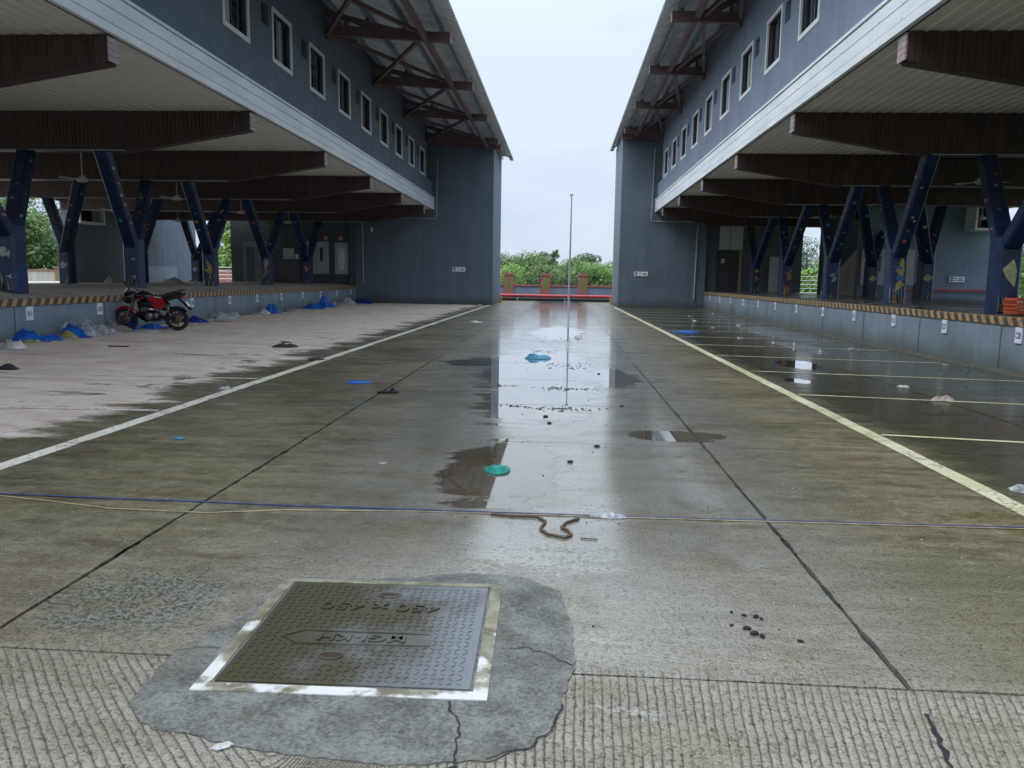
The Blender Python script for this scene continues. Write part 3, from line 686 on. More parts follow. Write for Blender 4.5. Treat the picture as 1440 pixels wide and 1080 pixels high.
    MB().box(xw+s*.9, xw+s*1.0, ylo, YE, 5.72, zt).build('room_partition', M['dark_wall'], root)
    for (a, b, z0, z1, t) in cuts:
        if a < ylo: continue
        if t == 'v':
            MB().box(xw+s*.16, xw+s*.19, a, b, z0, z1).build('vent_panel', M['frame_dark'], root); continue
        wf = empty('window'); wf.parent = root
        bw = .075; pr = .02
        fr = MB(); 
        fr.box(xw-s*pr, xw+s*.03, a-.01, a+bw, z0-.01, z1+.01); fr.box(xw-s*pr, xw+s*.03, b-bw, b+.01, z0-.01, z1+.01)
        fr.box(xw-s*pr, xw+s*.03, a+bw, b-bw, z1-bw, z1+.01); fr.box(xw-s*pr, xw+s*.03, a+bw, b-bw, z0-.01, z0+bw+.02)
        fr.build('window_surround', M['white_frame'], wf)
        f2 = MB(); xa = xw+s*.10; xb = xw+s*.14; ym = (a+b)/2
        for (ya, yb_) in ((a+bw, a+bw+.05), (b-bw-.05, b-bw), (ym-.025, ym+.025)): f2.box(xa, xb, ya, yb_, z0+.09, z1-bw)
        f2.box(xa+s*.001, xb-s*.001, a+bw, b-bw, z0+.085, z0+.135).box(xa+s*.001, xb-s*.001, a+bw, b-bw, z1-bw-.04, z1-bw+.001)
        f2.build('sash', M['frame_dark'], wf)
        MB().box(xa+s*.015, xa+s*.022, a+bw, b-bw, z0+.08, z1-bw).build('pane', M['glass'], wf)
        cw = random.uniform(.25, .45)
        cu = MB()
        if random.random() < .75:
            ya = ym + random.choice((-.5, -.1, .05)); cu.box(xa-s*-.009, xa+s*.0135, ya, ya+cw, z0+.09, z1-bw-.01)
            cu.build('curtain', M['curtain'], wf)
    # --- roof: trusses, purlins, sheet
    if L: xend, zw, ze_, xev, zev, zrw = -3.65, 8.98, 8.72, -3.35, 9.18, 9.98
    else: xend, zw, ze_, xev, zev, zrw = 3.13, 9.27, 9.33, 2.86, 9.80, 10.45
    xin = xw
    sl = (zrw-zev)/(xin-xev)
    def zr(xx): return zev + (xx-xev)*sl
    TY = [1.0, 7.05, 13.1, 19.1, 25.15, 31.25, 37.2, 43.3]
    for ti, ty in enumerate(TY + [45.2]):
        tr = MB(); wd = .14; hh = .30
        p0 = Vector((xin, ty, zw+hh/2)); p1 = Vector((xend, ty, ze_+hh/2))
        # rows: chords as solid plates so the front stays crisp
        tr.bar(p0, p1, wd, hh, 0)
        trs = tr.build('roof_truss', M['steel_red'], root)
        MB().box(xend, xend-s*.02, ty-.085, ty+.085, ze_-.01, ze_+hh+.01).build('end_plate', M['board_cap'], trs)
        if ti == len(TY): continue
        ztop = zr(xin)-.34
        ta = Vector((xin, ty+.002, ztop)); tb = Vector((xend+s*1.15, ty+.002, ze_+hh*.75))
        MB().bar(ta, tb, .12, .17).build('top_chord', M['steel_red'], trs)
        for f_ in (.18, .42, .66):
            a_ = p0.lerp(p1, f_*.9); b_ = ta.lerp(tb, f_)
            if b_.z - a_.z > .2: MB().bar(a_+Vector((0, .003, .1)), (a_.x, ty+.003, b_.z), .09, .10, up=(0, 1, 0)).build('web_post', M['steel_red'], trs)
        for f_, g_ in ((.18, .42), (.42, .66)):
            a_ = ta.lerp(tb, f_); b_ = p0.lerp(p1, g_*.9)
            MB().bar((a_.x, ty-.004, a_.z), (b_.x, ty-.004, b_.z+.12), .07, .09).build('web_strut', M['steel_red'], trs)
        MB().box(xin-s*.10, xin, ty-.14, ty+.14, zw-.14, zw+.42).build('wall_bracket', M['steel_red'], trs)
        # diagonal braces in plan to the next truss
        ny = (TY+[45.2])[ti+1]
        if ti < len(TY)-1:
            zc = (zw+ze_)/2+.15
            MB().bar((xin-s*.1, ty+.2, zc+.06), (xend+s*.95, ny-.1, zc+.02), .11, .11).build('plan_brace', M['steel_red'], root)
            MB().bar((xin-s*.1, ny-.2, zc-.06), (xend+s*.95, ty+.1, zc-.11), .11, .11).build('plan_brace', M['steel_red'], root)
        MB().box(xend+s*.66, xend+s*.82, ty+.072, ny-.072, ze_+.04, ze_+.20).build('edge_tube', M['steel_red'], root)
    pxs = [xend+s*.30, xend+s*1.45, xend+s*2.6] + ([xin-s*.22] if L else [])
    for j, px_ in enumerate(pxs):
        zt_ = zr(px_) - .03
        mb = MB().box(px_-.035, px_+.035, .5, 50.9, zt_-.22, zt_-.205).box(px_-.035, px_-.022, .5, 50.9, zt_-.205, zt_-.02).box(px_-.022, px_+.035, .5, 50.9, zt_-.02, zt_-.006)
        pu = mb.build('purlin', M['purlin'], root)
        cl = MB()
        for ty in TY: cl.bar((px_+.02, ty+.10, zt_-.2), (px_-.12*s, ty+.10, zt_-.42), .05, .012); cl.box(px_-.05, px_+.05, ty-.04, ty+.04, zt_-.38, zt_-.21)
        cl.build('purlin_cleat', M['bolt'], pu, kind='stuff')
    # corrugated sheet: ribs run down the slope
    per = .25; prof = [(0, 0), (.06, 0), (.085, .038), (.135, .038), (.16, 0)]
    mb = MB(); v = []; ysn = []
    i = 0
    while 0.5 + i*per < 51.25:
        for a, b in prof: ysn.append((.5+i*per+a, b))
        i += 1
    xin2 = xin + s*1.2
    for (yy, hz) in ysn:
        v += [(xev, yy, zr(xev)+hz), (xin2, yy, zr(xin2)+hz), (xev, yy, zr(xev)+hz+.008), (xin2, yy, zr(xin2)+hz+.008)]
    k = len(ysn)
    mb.add(v, [(4*i, 4*i+4, 4*i+5, 4*i+1) for i in range(k-1)], 0); mb.add(v, [(4*i+2, 4*i+3, 4*i+7, 4*i+6) for i in range(k-1)], 1); mb.add(v, [(4*i, 4*i+2, 4*i+6, 4*i+4) for i in range(k-1)], 1)
    mb.build('roof_sheet', [M['roof_under'], M['roof_top']], root)
    # dark sheet laps
    lp = MB()
    for i in range(8, 51, 2):
        lp.add([(xev+s*.30, i+.6, zr(xev+s*.30)-.006), (xin-s*.1, i+.6, zr(xin-s*.1)-.006), (xin-s*.1, i+.63, zr(xin-s*.1)-.006), (xev+s*.30, i+.63, zr(xev+s*.30)-.006)], [(0, 1, 2, 3)])
    lp.build('sheet_lap', M['bolt'], root)
    MB().prism([(xev+s*.02, zr(xev)-.012), (xev+s*.26, zr(xev+s*.26)-.012), (xev+s*.26, zr(xev+s*.26)-.03), (xev+s*.02, zr(xev)-.03)], 'y', .5, 51.2).build('eaves_trim', M['roof_under'], root)
    MB().box(xev-s*.03, xev+s*.18, 50.3, 51.35, zev-.13, zev-.035).build('gutter_end', M['purlin'], root)
    # --- end block
    ex = -4.05 if L else 3.2; exo = (xe(YE) if L else EDGE_R)
    eh = 9.05 if L else 9.5
    zt_in = zr(exo+s*.0) if False else (zr(xin) - .02)
    b = MB()
    pr = [(ex, -.03), (exo, -.03), (exo, 5.45), (exo + s*6, 5.45), (exo + s*6, 9.2), (xin+s*.9, zr(xin)-.04), (xin, zr(xin)-.3), (ex, zr(ex)-.16)]
    b.prism(pr, 'y', YE+.005, 51.0)
    b.build('end_wall', M['wall'] if L else M['wall'], root)
    # narrow slots on the lane side of the end block, and its pale corner pilaster
    for (za, zb2) in ((7.0, 8.0), (2.3, 3.3)): MB().box(ex-s*.006, ex+s*.02, 48.6, 48.9, za, zb2).build('wall_slot', M['frame_dark'], root)
    return root, x, s, zr
shedL, xL, sL, zrL = shed('L')
shedR, xR, sR, zrR = shed('R')

# ---- platforms
def platform(L):
    root = shedL if L else shedR; s = -1 if L else 1
    pf = empty('loading_platform'); pf.parent = root
    def ex(y): return xe(y) if L else EDGE_R
    y0, y1 = -6.0, 45.39; zt = .95
    N_ = 26; v = []
    back = -30 if L else 19.2
    rows = []
    for i in range(N_):
        y = y0 + (y1-y0)*i/(N_-1); e = ex(y)
        if L: rows.append([(e, y, -.05), (e, y, zt-.135), (e, y, zt-.003), (e-.02, y, zt), (e-.95, y, 1.10), (-19, y, 1.10), (-24.0, y, 1.0), (back, y, .98), (back, y, -.1)])
        else: rows.append([(e, y, -.05), (e, y, zt-.135), (e, y, zt-.003), (e+.02, y, zt), (e+.8, y, 1.0), (12, y, 1.0), (back, y, 1.0), (back, y, -.1)])
    k = len(rows[0])
    for r in rows: v += r
    f0 = []; f1 = []
    for i in range(N_-1):
        for j in range(k-1):
            q = (i*k+j, i*k+j+1, (i+1)*k+j+1, (i+1)*k+j)
            if not L: q = tuple(reversed(q))
            (f0 if j < 2 or j == k-2 else f1).append(q)
    MB().add(v, f0, 0).add(v, f1, 1).build('platform_body', [M['platform_face'], M['floor_left'] if L else M['floor_right']], pf)
    # joints in the face
    for i in range(12):
        y = 8.3 + i*3.3; e = ex(y+.03); MB().box(e-s*.006, e+s*.02, y, y+.03, .02, .80).build('face_joint', M['dark_wall'], pf)
    # hazard painted corner guards
    y = 6.0
    while y < y1-.2:
        yb = min(y+.94, y1-.02); mb = MB(); e0, e1 = ex(y), ex(yb); z0, z1 = zt-.135, zt+.012
        a = [(e0-s*.03, y, z0), (e0-s*.03, y, z1-.02), (e0-s*.012, y, z1), (e0+s*.16, y, z1), (e0+s*.16, y, z0)]
        b = [(e1-s*.03, yb, z0), (e1-s*.03, yb, z1-.02), (e1-s*.012, yb, z1), (e1+s*.16, yb, z1), (e1+s*.16, yb, z0)]
        fs = [(i, (i+1) % 5, (i+1) % 5+5, i+5) for i in range(5)] + [(4, 3, 2, 1, 0), (5, 6, 7, 8, 9)]
        if L: fs = [tuple(reversed(f)) for f in fs]
        mb.add(a+b, fs).build('edge_guard', M['hazard'], pf); y += .955
platform(True); platform(False)

# ---- rear walls, doors, panels (parts of the sheds)
def part(name, mat, x0, x1, y0, y1, z0, z1, parent, sub=None): return MB().box(x0, x1, y0, y1, z0, z1).build(name, M[mat], parent)
YW = 46.0
MB().box(-19.8, -12.05, YW, YW+.3, .9, 5.5).build('rear_wall', M['dark_wall'], shedL)
part('corner_pilaster', 'wall', -12.55, -12.05, YW-.25, YW, .9, 5.4, shedL)
lift = part('lift_surround', 'sur', -19.05, -17.55, YW-.06, YW, 1.05, 3.5, shedL)
part('lift_door', 'door_dark', -18.85, -18.35, YW-.075, YW-.061, 1.08, 3.18, lift); part('lift_panel', 'sur', -18.34, -17.8, YW-.08, YW-.061, 1.08, 3.18, lift)
dd = part('dark_door', 'door_dark', -16.75, -15.6, YW-.05, YW, 1.05, 3.35, shedL)
part('door_window', 'sign_white', -16.6, -15.95, YW-.06, YW-.051, 2.5, 3.12, dd)
for i in range(6): part('window_bar', 'door_dark', -16.6, -15.95, YW-.07, YW-.061, 2.54+i*.10, 2.575+i*.10, dd)
part('notice', 'sign_white', -15.88, -15.68, YW-.058, YW-.051, 2.5, 2.78, dd)
cab = part('service_cabinet', 'door_grey', -15.3, -13.85, YW-.07, YW, 1.65, 3.55, shedL)
part('cabinet_seam', 'bolt', -14.60, -14.585, YW-.078, YW-.071, 1.68, 3.52, cab); part('vision_slot', 'door_dark', -14.38, -14.2, YW-.08, YW-.071, 2.4, 3.2, cab)
cab = part('service_cabinet', 'door_grey', -13.48, -12.68, YW-.07, YW, 1.65, 3.5, shedL); part('louvre_panel', 'steel', -13.28, -12.9, YW-.08, YW-.071, 1.9, 3.22, cab)
# side wall of a hall set back on the left, with a boxed window
MB().box(-24.3, -24.0, 36.9, 50.3, .3, 5.35).build('hall_wall', M['wall'], shedL)
def box_window(parent, horizontal, x0, x1, y0, y1, z0, z1, face):
    w_ = empty('box_window'); w_.parent = parent
    t = .09; m_ = MB()
    m_.box(x0, x1, y0, y1, z0-t, z0).box(x0, x1, y0, y1, z1, z1+t)
    if face == 'x': m_.box(x0, x1, y0-t, y0, z0-t, z1+t).box(x0, x1, y1, y1+t, z0-t, z1+t)
    else: m_.box(x0-t, x0, y0, y1, z0-t, z1+t).box(x1, x1+t, y0, y1, z0-t, z1+t)
    m_.build('window_box', M['white_frame'], w_)
    if face == 'x': MB().box(x0+.01, x0+.03, y0, y1, z0, z1).build('pane', M['glass'], w_); MB().box(x0+.031, x0+.06, (y0+y1)/2-.03, (y0+y1)/2+.03, z0, z1).build('mullion', M['frame_dark'], w_)
    else: MB().box(x0, x1, y1-.03, y1-.01, z0, z1).build('pane', M['glass'], w_); MB().box((x0+x1)/2-.03, (x0+x1)/2+.03, y1-.06, y1-.031, z0, z1).build('mullion', M['frame_dark'], w_)
box_window(shedL, 1, -23.99, -23.3, 37.0, 38.9, 4.0, 4.85, 'x')
MB().box(-23.995, -23.985, 42.6, 47.6, 1.0, 1.95).build('pale_wall_patch', M['platform_face'], shedL)  # paler sheet low on the hall wall
# right shed rear
YR = 45.6
MB().box(8.12, 13.5, YR, YR+.3, .9, 5.5).build('rear_wall', M['dark_wall'], shedR)
sh = part('tall_shutter', 'door_grey', 8.85, 10.15, YR-.06, YR, 3.35, 4.9, shedR); part('shutter_seam', 'bolt', 9.42, 9.45, YR-.07, YR-.061, 3.35, 4.9, sh)
sh = part('dark_door', 'door_dark', 8.75, 10.15, YR-.05, YR, .98, 3.345, shedR); part('door_edge', 'rust', 9.98, 10.15, YR-.07, YR-.051, .98, 3.345, sh); part('door_sign', 'pipe', 8.98, 9.2, YR-.06, YR-.051, 2.6, 2.85, sh)
sh = part('grey_door', 'door_grey', 11.7, 12.25, YR-.05, YR, 1.0, 3.0, shedR); sh = part('dark_doorway', 'door_dark', 12.26, 12.7, YR-.045, YR, 1.0, 3.05, shedR); part('notice', 'sign_white', 12.76, 12.86, YR-.02, YR-.001, 2.1, 2.4, shedR)
MB().box(12.95, 19.1, 35.5, 35.8, .5, 5.4).build('hall_wall', M['wall_pale_lit'], shedR)
MB().box(13.25, 13.4, 35.81, 40.2, .5, 5.4).build('stair_wall', M['dark_wall'], shedR); MB().box(12.78, 13.0, 40.2, 40.35, .9, 5.4).build('wall_end', M['wall_pale_lit'], shedR)
st = MB().prism([(35.85, 1.0), (40.1, 1.0), (40.1, 1.35), (35.85, 3.1)], 'x', 13.0, 13.2).build('stair_stringer', M['cream_wall'], shedR); part('stair_step', 'fascia', 12.6, 13.2, 38.7, 39.2, 1.0, 1.22, shedR)
cab = part('service_cabinet', 'door_grey', 13.05, 14.05, 35.42, 35.5, 1.5, 3.05, shedR)
part('cabinet_seam', 'bolt', 13.545, 13.555, 35.41, 35.419, 1.52, 3.03, cab); part('vision_slot', 'door_dark', 13.22, 13.38, 35.41, 35.419, 2.1, 2.75, cab); part('vision_slot', 'door_dark', 13.72, 13.88, 35.41, 35.419, 2.1, 2.75, cab)
cab = part('service_cabinet', 'door_grey', 14.35, 15.3, 35.42, 35.5, 1.5, 3.05, shedR)
box_window(shedR, 1, 17.4, 18.4, 34.6, 35.49, 3.95, 4.85, 'y')
part('red_wall_pipe', 'red_pipe', 14.9, 19.05, 35.36, 35.46, 1.28, 1.36, shedR)
for (xx, yy, rt, zz) in ((-13.12, YW-.09, shedL, 3.75), (-14.0, YW-.09, shedL, 3.75), (13.5, 35.40, shedR, 3.25), (14.6, 35.40, shedR, 3.25)):
    sg = empty('fire_sign', (xx, yy, zz)); c = MB().box(-.14, .14, 0, .03, -.12, .12).build('plate', M['sign_red'], sg)
    MB().box(-.09, -.02, -.004, 0, -.02, .08).box(.03, .08, -.004, 0, -.04, .07).box(-.10, .10, -.004, 0, -.095, -.07).build('pictogram', M['sign_white'], sg)
    tag(sg, {(-13.12): 'red fire sign above the narrow louvred cabinet on the left rear wall', (-14.0): 'red fire sign above the wide white cabinet on the left rear wall', 13.5: 'red fire sign above the double cabinet doors on the right rear wall', 14.6: 'red fire sign mostly behind a blue column on the right rear wall'}[xx], 'sign', 'red fire signs on the rear walls')

# ---- number plates on the platform faces
def plate(code, xx, yy, L, word):
    s = -1 if L else 1
    o = empty('bay_number_plate', (xx - s*.018, yy, .655))
    MB().box(-.012, .012, -.10, .10, -.14, .14).build('plate', M['sign_white'], o)
    me = text_mesh(code, .155 if len(code) > 2 else .18, .001, .0025, .60 if len(code) > 2 else .75); me.materials.clear(); me.materials.append(M['sign_blue'])
    t = inst('lettering', me, o, (-s*.0145, 0, -.01), (R(90), 0, R(90) if L else R(-90)))
    t.rotation_euler = (R(90), 0, R(90)) if L else (R(90), 0, R(-90))
    tag(o, 'white number plate reading %s on the %s platform face, %s' % (code, 'left' if L else 'right', word), 'sign', 'bay number plates')
for i, (c, y) in enumerate([('B11', 15.36), ('B10', 17.98), ('B9', 20.46), ('B8', 23.07), ('B7', 26.04), ('B6', 28.74), ('B5', 31.59), ('B4', 34.59), ('B3', 37.63), ('B2', 40.78), ('B1', 44.04)]):
    plate(c, xe(y), y, True, 'nearest the camera' if i == 0 else ('behind the motorcycle' if c == 'B9' else ('beside the corner pilaster' if c == 'B1' else 'between its neighbours in the row')))
for i, (c, y) in enumerate([('C28', 14.32), ('C27', 17.03), ('C26', 19.59), ('C25', 22.18), ('C24', 24.79), ('C23', 27.56), ('C22', 30.27), ('C21', 32.87), ('C20', 35.54), ('C19', 38.21), ('C18', 40.86), ('C17', 43.48)]):
    plate(c, EDGE_R, y, False, 'nearest the camera' if i == 0 else 'between its neighbours in the row' if i < 11 else 'beside the end wall')
# ---- plates with a bus pictogram on the end walls
for (x0, x1, y, z0, z1, lb) in ((-6.39, -5.64, YE_ := 45.37, 1.90, 2.16, 'white strip sign with a bus pictogram on the left end wall'), (4.08, 4.86, 45.37, 1.80, 2.05, 'white strip sign with a bus pictogram on the right end wall'), (16.84, 17.5, 35.49, 1.68, 1.92, 'white strip sign with a bus pictogram above a red pipe behind the right columns')):
    o = empty('wall_sign', ((x0+x1)/2, y, (z0+z1)/2)); w2 = (x1-x0)/2; h2 = (z1-z0)/2
    MB().box(-w2, w2, -.03, 0, -h2, h2).build('plate', M['sign_white'], o)
    MB().box(-w2+.05, -w2+.18, -.034, -.0305, .02, h2-.03).box(-w2+.05, -w2+.18, -.034, -.0305, -.07, -.015).box(-w2+.06, -w2+.09, -.034, -.0305, -.09, -.071).box(-w2+.14, -w2+.17, -.034, -.0305, -.09, -.071).build('bus_pictogram', M['sign_dark'], o)
    MB().box(-.12, .01, -.033, -.0305, -.055, -.03).box(-.09, -.01, -.033, -.0305, .02, .06).box(w2-.27, w2-.08, -.033, -.0305, .01, .045).box(w2-.31, w2-.04, -.033, -.0305, -.06, -.025).build('print', M['sign_dark'], o)
    tag(o, lb, 'sign', 'bus pictogram signs')

# ---- drain pipes and conduit on the end walls
def pipe(name, pts, r, label, cat='pipe', mat='pipe', group=None):
    o = MB().tube(pts, r, 8).build(name, M[mat]); tag(o, label, cat, group); return o
pipe('drain_pipe', [(-7.28, 45.30, 8.3), (-7.32, 45.30, 4.98), (-7.42, 45.30, 4.92), (-11.6, 45.30, 4.92)], .03, 'thin grey pipe stepping round the canopy end on the left end wall')
pipe('drain_pipe', [(-11.65, 45.30, 4.7), (-11.62, 45.30, 1.2)], .035, 'straight grey downpipe at the platform side of the left end wall')
pipe('drain_pipe', [(5.0, 45.30, 8.9), (4.93, 45.30, 4.95), (5.0, 45.30, 4.88), (8.0, 45.30, 4.86)], .03, 'thin grey pipe stepping round the canopy end on the right end wall')
pipe('drain_pipe', [(7.55, 45.30, 4.7), (7.52, 45.30, 1.9), (7.5, 45.31, .5)], .045, 'straight pale downpipe at the platform side of the right end wall')
o = MB().box(-11.15, -11.05, 45.2, 45.37, 4.1, 4.35).box(-11.13, -11.07, 45.12, 45.2, 4.1, 4.2).build('wall_lamp', M['sign_white']); tag(o, 'small white wall fitting high beside the left downpipe', 'wall light')
# corner protectors, yellow
for (xx, lb) in ((-3.97, 'yellow corner guard at the foot of the left end wall'), (3.12, 'yellow corner guard at the foot of the right end wall')):
    o = MB().prism([(xx-.06, 0), (xx+.06, 0), (xx+.06, .35), (xx+.02, .42), (xx-.06, .42)], 'y', 50.9, 51.1).build('corner_guard', M['fish_yellow']); tag(o, lb, 'corner guard', 'yellow corner guards')

# ---- ceiling fans
def make_fan():
    r = empty('ceiling_fan'); 
    MB().tube([(0, 0, .1), (0, 0, 1.0)], .014, 6).build('rod', M['fan'], r)
    MB().lathe([(.001, .13), (.05, .12), (.09, .06), (.15, .03), (.16, -.02), (.11, -.06), (.001, -.07)], (0, 0, 0), n=16).build('motor', M['fan'], r)
    for k in range(3):
        a = k*2*math.pi/3; ca, sa = math.cos(a), math.sin(a); b = MB()
        pts = [(.12, -.03), (.68, -.075), (.70, .055), (.12, .03)]
        v = [(u*ca - v_*sa, u*sa + v_*ca, .0 + v_*.18 + dz) for dz in (-.006, .006) for u, v_ in pts]
        b.add(v, [(3, 2, 1, 0), (4, 5, 6, 7), (0, 1, 5, 4), (1, 2, 6, 5), (2, 3, 7, 6), (3, 0, 4, 7)]).build('blade', M['fan'], r)
    return r
fan0 = make_fan()
fans = [(-13.7, 21.9, 4.12, 'left shed, nearest the camera, above the motorcycle side'), (-13.9, 27.8, 4.20, 'left shed, front row, second from the camera'), (-14.0, 33.7, 4.2, 'left shed, front row, third from the camera'), (-14.0, 39.6, 4.2, 'left shed, front row, farthest of the row'),
        (-19.4, 33.2, 4.2, 'left shed, back row, left of the column pair'), (-19.6, 39.2, 4.2, 'left shed, back row, before the plain hall wall'),
        (11.0, 21.9, 4.25, 'right shed, nearest the camera, between two blue columns'), (10.9, 27.8, 4.25, 'right shed, front row, second from the camera'), (10.9, 33.7, 4.3, 'right shed, front row, above the gap to outdoors'), (17.1, 33.7, 4.28, 'right shed, in front of the boxed window'), (17.1, 39.6 - 5, 4.2, None)]
for i, (a, b, c, lb) in enumerate(fans):
    if lb is None: continue
    o = fan0 if i == 0 else copy_tree(fan0)
    o.location = (a, b, c); o.rotation_euler = (0, 0, [.15, .1, .05, .12, .2, .0, .05, .1, .0, .1][i]); tag(o, 'pale three bladed ceiling fan in the ' + lb, 'ceiling fan', 'ceiling fans under the canopies')

# ---------------------------------------------------------------- beyond the sheds
wall = empty('boundary_wall', (0, 58, 0)); tag(wall, 'blue grey boundary wall with brick piers, coping and wire rail beyond the passage', 'wall')
wall.location = (0, 0, 0)
def bwall(root, x0, x1, y, piers, body, ztop=1.02):
    MB().box(x0, x1, y, y+.23, -.1, ztop).build('wall_body', M[body], root)
    MB().box(x0, x1, y-.06, y+.29, ztop, ztop+.13).build('coping', M['brick'], root)
    for px_ in piers:
        p_ = MB(); p_.box(px_-.34, px_+.34, y-.10, y+.34, -.1, 1.82).box(px_-.39, px_+.39, y-.15, y+.39, 1.82, 1.98)
        pp = p_.build('brick_pier', M['brick'], root)
        MB().box(px_-.09, px_+.09, y-.115, y-.1, 1.30, 1.62).box(px_-.13, px_+.05, y-.114, y-.1, 1.1, 1.29).box(px_-.05, px_+.13, y-.114, y-.1, .82, 1.09).build('pier_ornament', M['leaf_veg'], pp)
bwall(wall, -7, 6, 57.9, [-3.95, -1.25, 1.50, 4.25], 'wall_pale_lit')
rl = MB()
for z in (1.30, 1.48, 1.62): rl.tube([(-7, 58.0, z), (6, 58.0, z)], .012, 5)
for i in range(14): rl.tube([(-7+i, 58.0, 1.1), (-7+i, 58.0, 1.68)], .018, 5)
rl.build('wire_rail', M['frame_dark'], wall)
lwall = empty('boundary_wall'); tag(lwall, 'stained cream boundary wall with a red brick pier seen past the left columns', 'wall')
bwall(lwall, -66, -30, 62, [-55.0, -48.4, -41.2, -36.0], 'cream_wall', 1.6)
kerb = MB().box(-8, 8, 56.2, 56.5, -.1, .18).build('low_kerb_wall', M['dark_wall']); tag(kerb, 'low dark kerb wall under the red pipe beyond the passage', 'kerb')
rp = empty('fire_main'); tag(rp, 'long red pipe on short stands running across beyond the passage', 'pipe')
MB().tube([(-8, 56.1, .36), (8, 56.1, .36)], .11, 12).build('pipe_run', M['red_pipe'], rp)
for xx in (-6.5, -3.2, .2, 3.5, 6.4): MB().box(xx-.04, xx+.04, 56.05, 56.15, -.05, .26).build('stand', M['pipe'], rp)
pole = empty('lamp_pole', (.47, 55.4, 0)); tag(pole, 'slim grey lamp pole standing before the red pipe', 'lamp pole')
MB().tube([(0, 0, -.05), (0.02, 0, 3.9), (.03, 0, 7.35)], [.078, .066, .045], 10).build('shaft', M['pole'], pole)
MB().box(-.10, .14, -.12, .12, 7.33, 7.42).tube([(.03, 0, 7.3), (.03, -.25, 7.38)], .03, 6).build('lamp_head', M['pole'], pole)
MB().box(-.16, .16, -.16, .16, -.02, .03).build('base_plate', M['pole'], pole)
# railing beyond both rear gaps
def railing(x0, x1, y, z, lb):
    r = empty('handrail', ((x0+x1)/2, y, z)); w2 = (x1-x0)/2
    for k in range(4): MB().tube([(-w2, 0, .25+k*.26), (w2, 0, .25+k*.26)], .022, 6).build('rail', M['steel'], r)
    kk = 4
    for i in range(kk+1): MB().tube([(-w2+i*2*w2/kk, 0, 0), (-w2+i*2*w2/kk, 0, 1.05)], .025, 6).build('post', M['steel'], r)
    tag(r, lb, 'railing')
MB().box(-27, -19.5, 45.4, 53, -.1, .99).build('rear_landing', M['floor_left'], shedL); MB().box(12, 20, 45.95, 53, -.1, .95).build('rear_landing', M['floor_left'], shedR)
railing(-26.0, -19.8, 52.6, .99, 'steel handrail seen through the narrow gap in the left shed'); railing(12.9, 19.5, 52.6, .95, 'steel handrail seen through the gap in the right shed')
mb = MB(); mb.box(-29.5, -24, 57.4, 57.6, -.1, 1.9); o = mb.build('brick_wall', M['brick']); tag(o, 'red brick wall glimpsed beyond the handrail of the left shed', 'wall')

# ---- trees
def tree(x_, y_, h, r, leafm, label, cat='tree', trunk=True, seed=0, nleaf=3500, ls=.18, low=.25, group=None, zbase=-.12, lumps=9):
    rnd = random.Random(seed)
    root = empty('leafy_tree' if cat == 'tree' else 'bush', (x_, y_, zbase)); tag(root, label, cat, group)
    cl = []
    for i in range(lumps):
        a = rnd.uniform(0, 2*math.pi); rr = r*math.sqrt(rnd.uniform(0, .65)); zz = h*rnd.uniform(low+.08, .84)
        k = 1 - abs(zz/h - .52)*.9
        cl.append((rr*math.cos(a)*k, rr*math.sin(a)*k, zz, r*rnd.uniform(.26, .50)*k))
    cl.append((0, 0, h*.80, r*.30)); cl.append((0, 0, h*.5, r*.5))
    lf = MB(); tot = sum(c[3]**2 for c in cl)
    vs_, fs_ = [], []
    for (cx, cy, cz, cr) in cl:
        for i in range(int(nleaf*cr*cr/tot)):
            u = rnd.gauss(0, 1); v_ = rnd.gauss(0, 1); w_ = rnd.gauss(0, 1); q = math.sqrt(u*u+v_*v_+w_*w_)+1e-6
            rad = cr*(rnd.uniform(.35, 1.12)**.5)
            rad *= 1 + .28*mnoise.noise((u/q*2+cx, v_/q*2+cy, w_/q*2+seed))
            c = Vector((cx+u/q*rad, cy+v_/q*rad, cz+w_/q*rad*.85))
            nrm = Vector((u, v_, w_)).normalized()*.7 + Vector((rnd.uniform(-1, 1), rnd.uniform(-1, 1), rnd.uniform(-.2, 1)))*.8; nrm.normalize()
            a = nrm.orthogonal().normalized(); a = (Matrix.Rotation(rnd.uniform(0, 6.28), 3, nrm) @ a); b = nrm.cross(a); sz = ls*rnd.uniform(.55, 1.25)
            o_ = len(vs_); vs_ += [tuple(c - a*sz), tuple(c + b*sz*.55), tuple(c + a*sz), tuple(c - b*sz*.55)]; fs_.append((o_, o_+1, o_+2, o_+3))
    lf.add(vs_, fs_); lf.build('crown', leafm, root, kind='stuff')
    if trunk:
        tr = MB(); tr.tube([(0, 0, 0), (.08*h*.2, 0, h*.3), (0, .1, h*.72)], [h*.03, h*.022, h*.008], 7)
        for i in range(6):
            c = rnd.choice(cl); z0 = h*rnd.uniform(.22, .5); tr.tube([(0.02*h*.2, 0, z0), (c[0]*.5, c[1]*.5, (z0+c[2])*.52), (c[0], c[1], c[2])], [h*.013, h*.008, h*.003], 5)
        tr.build('trunk', M['bark'], root)
    return root
T = tree
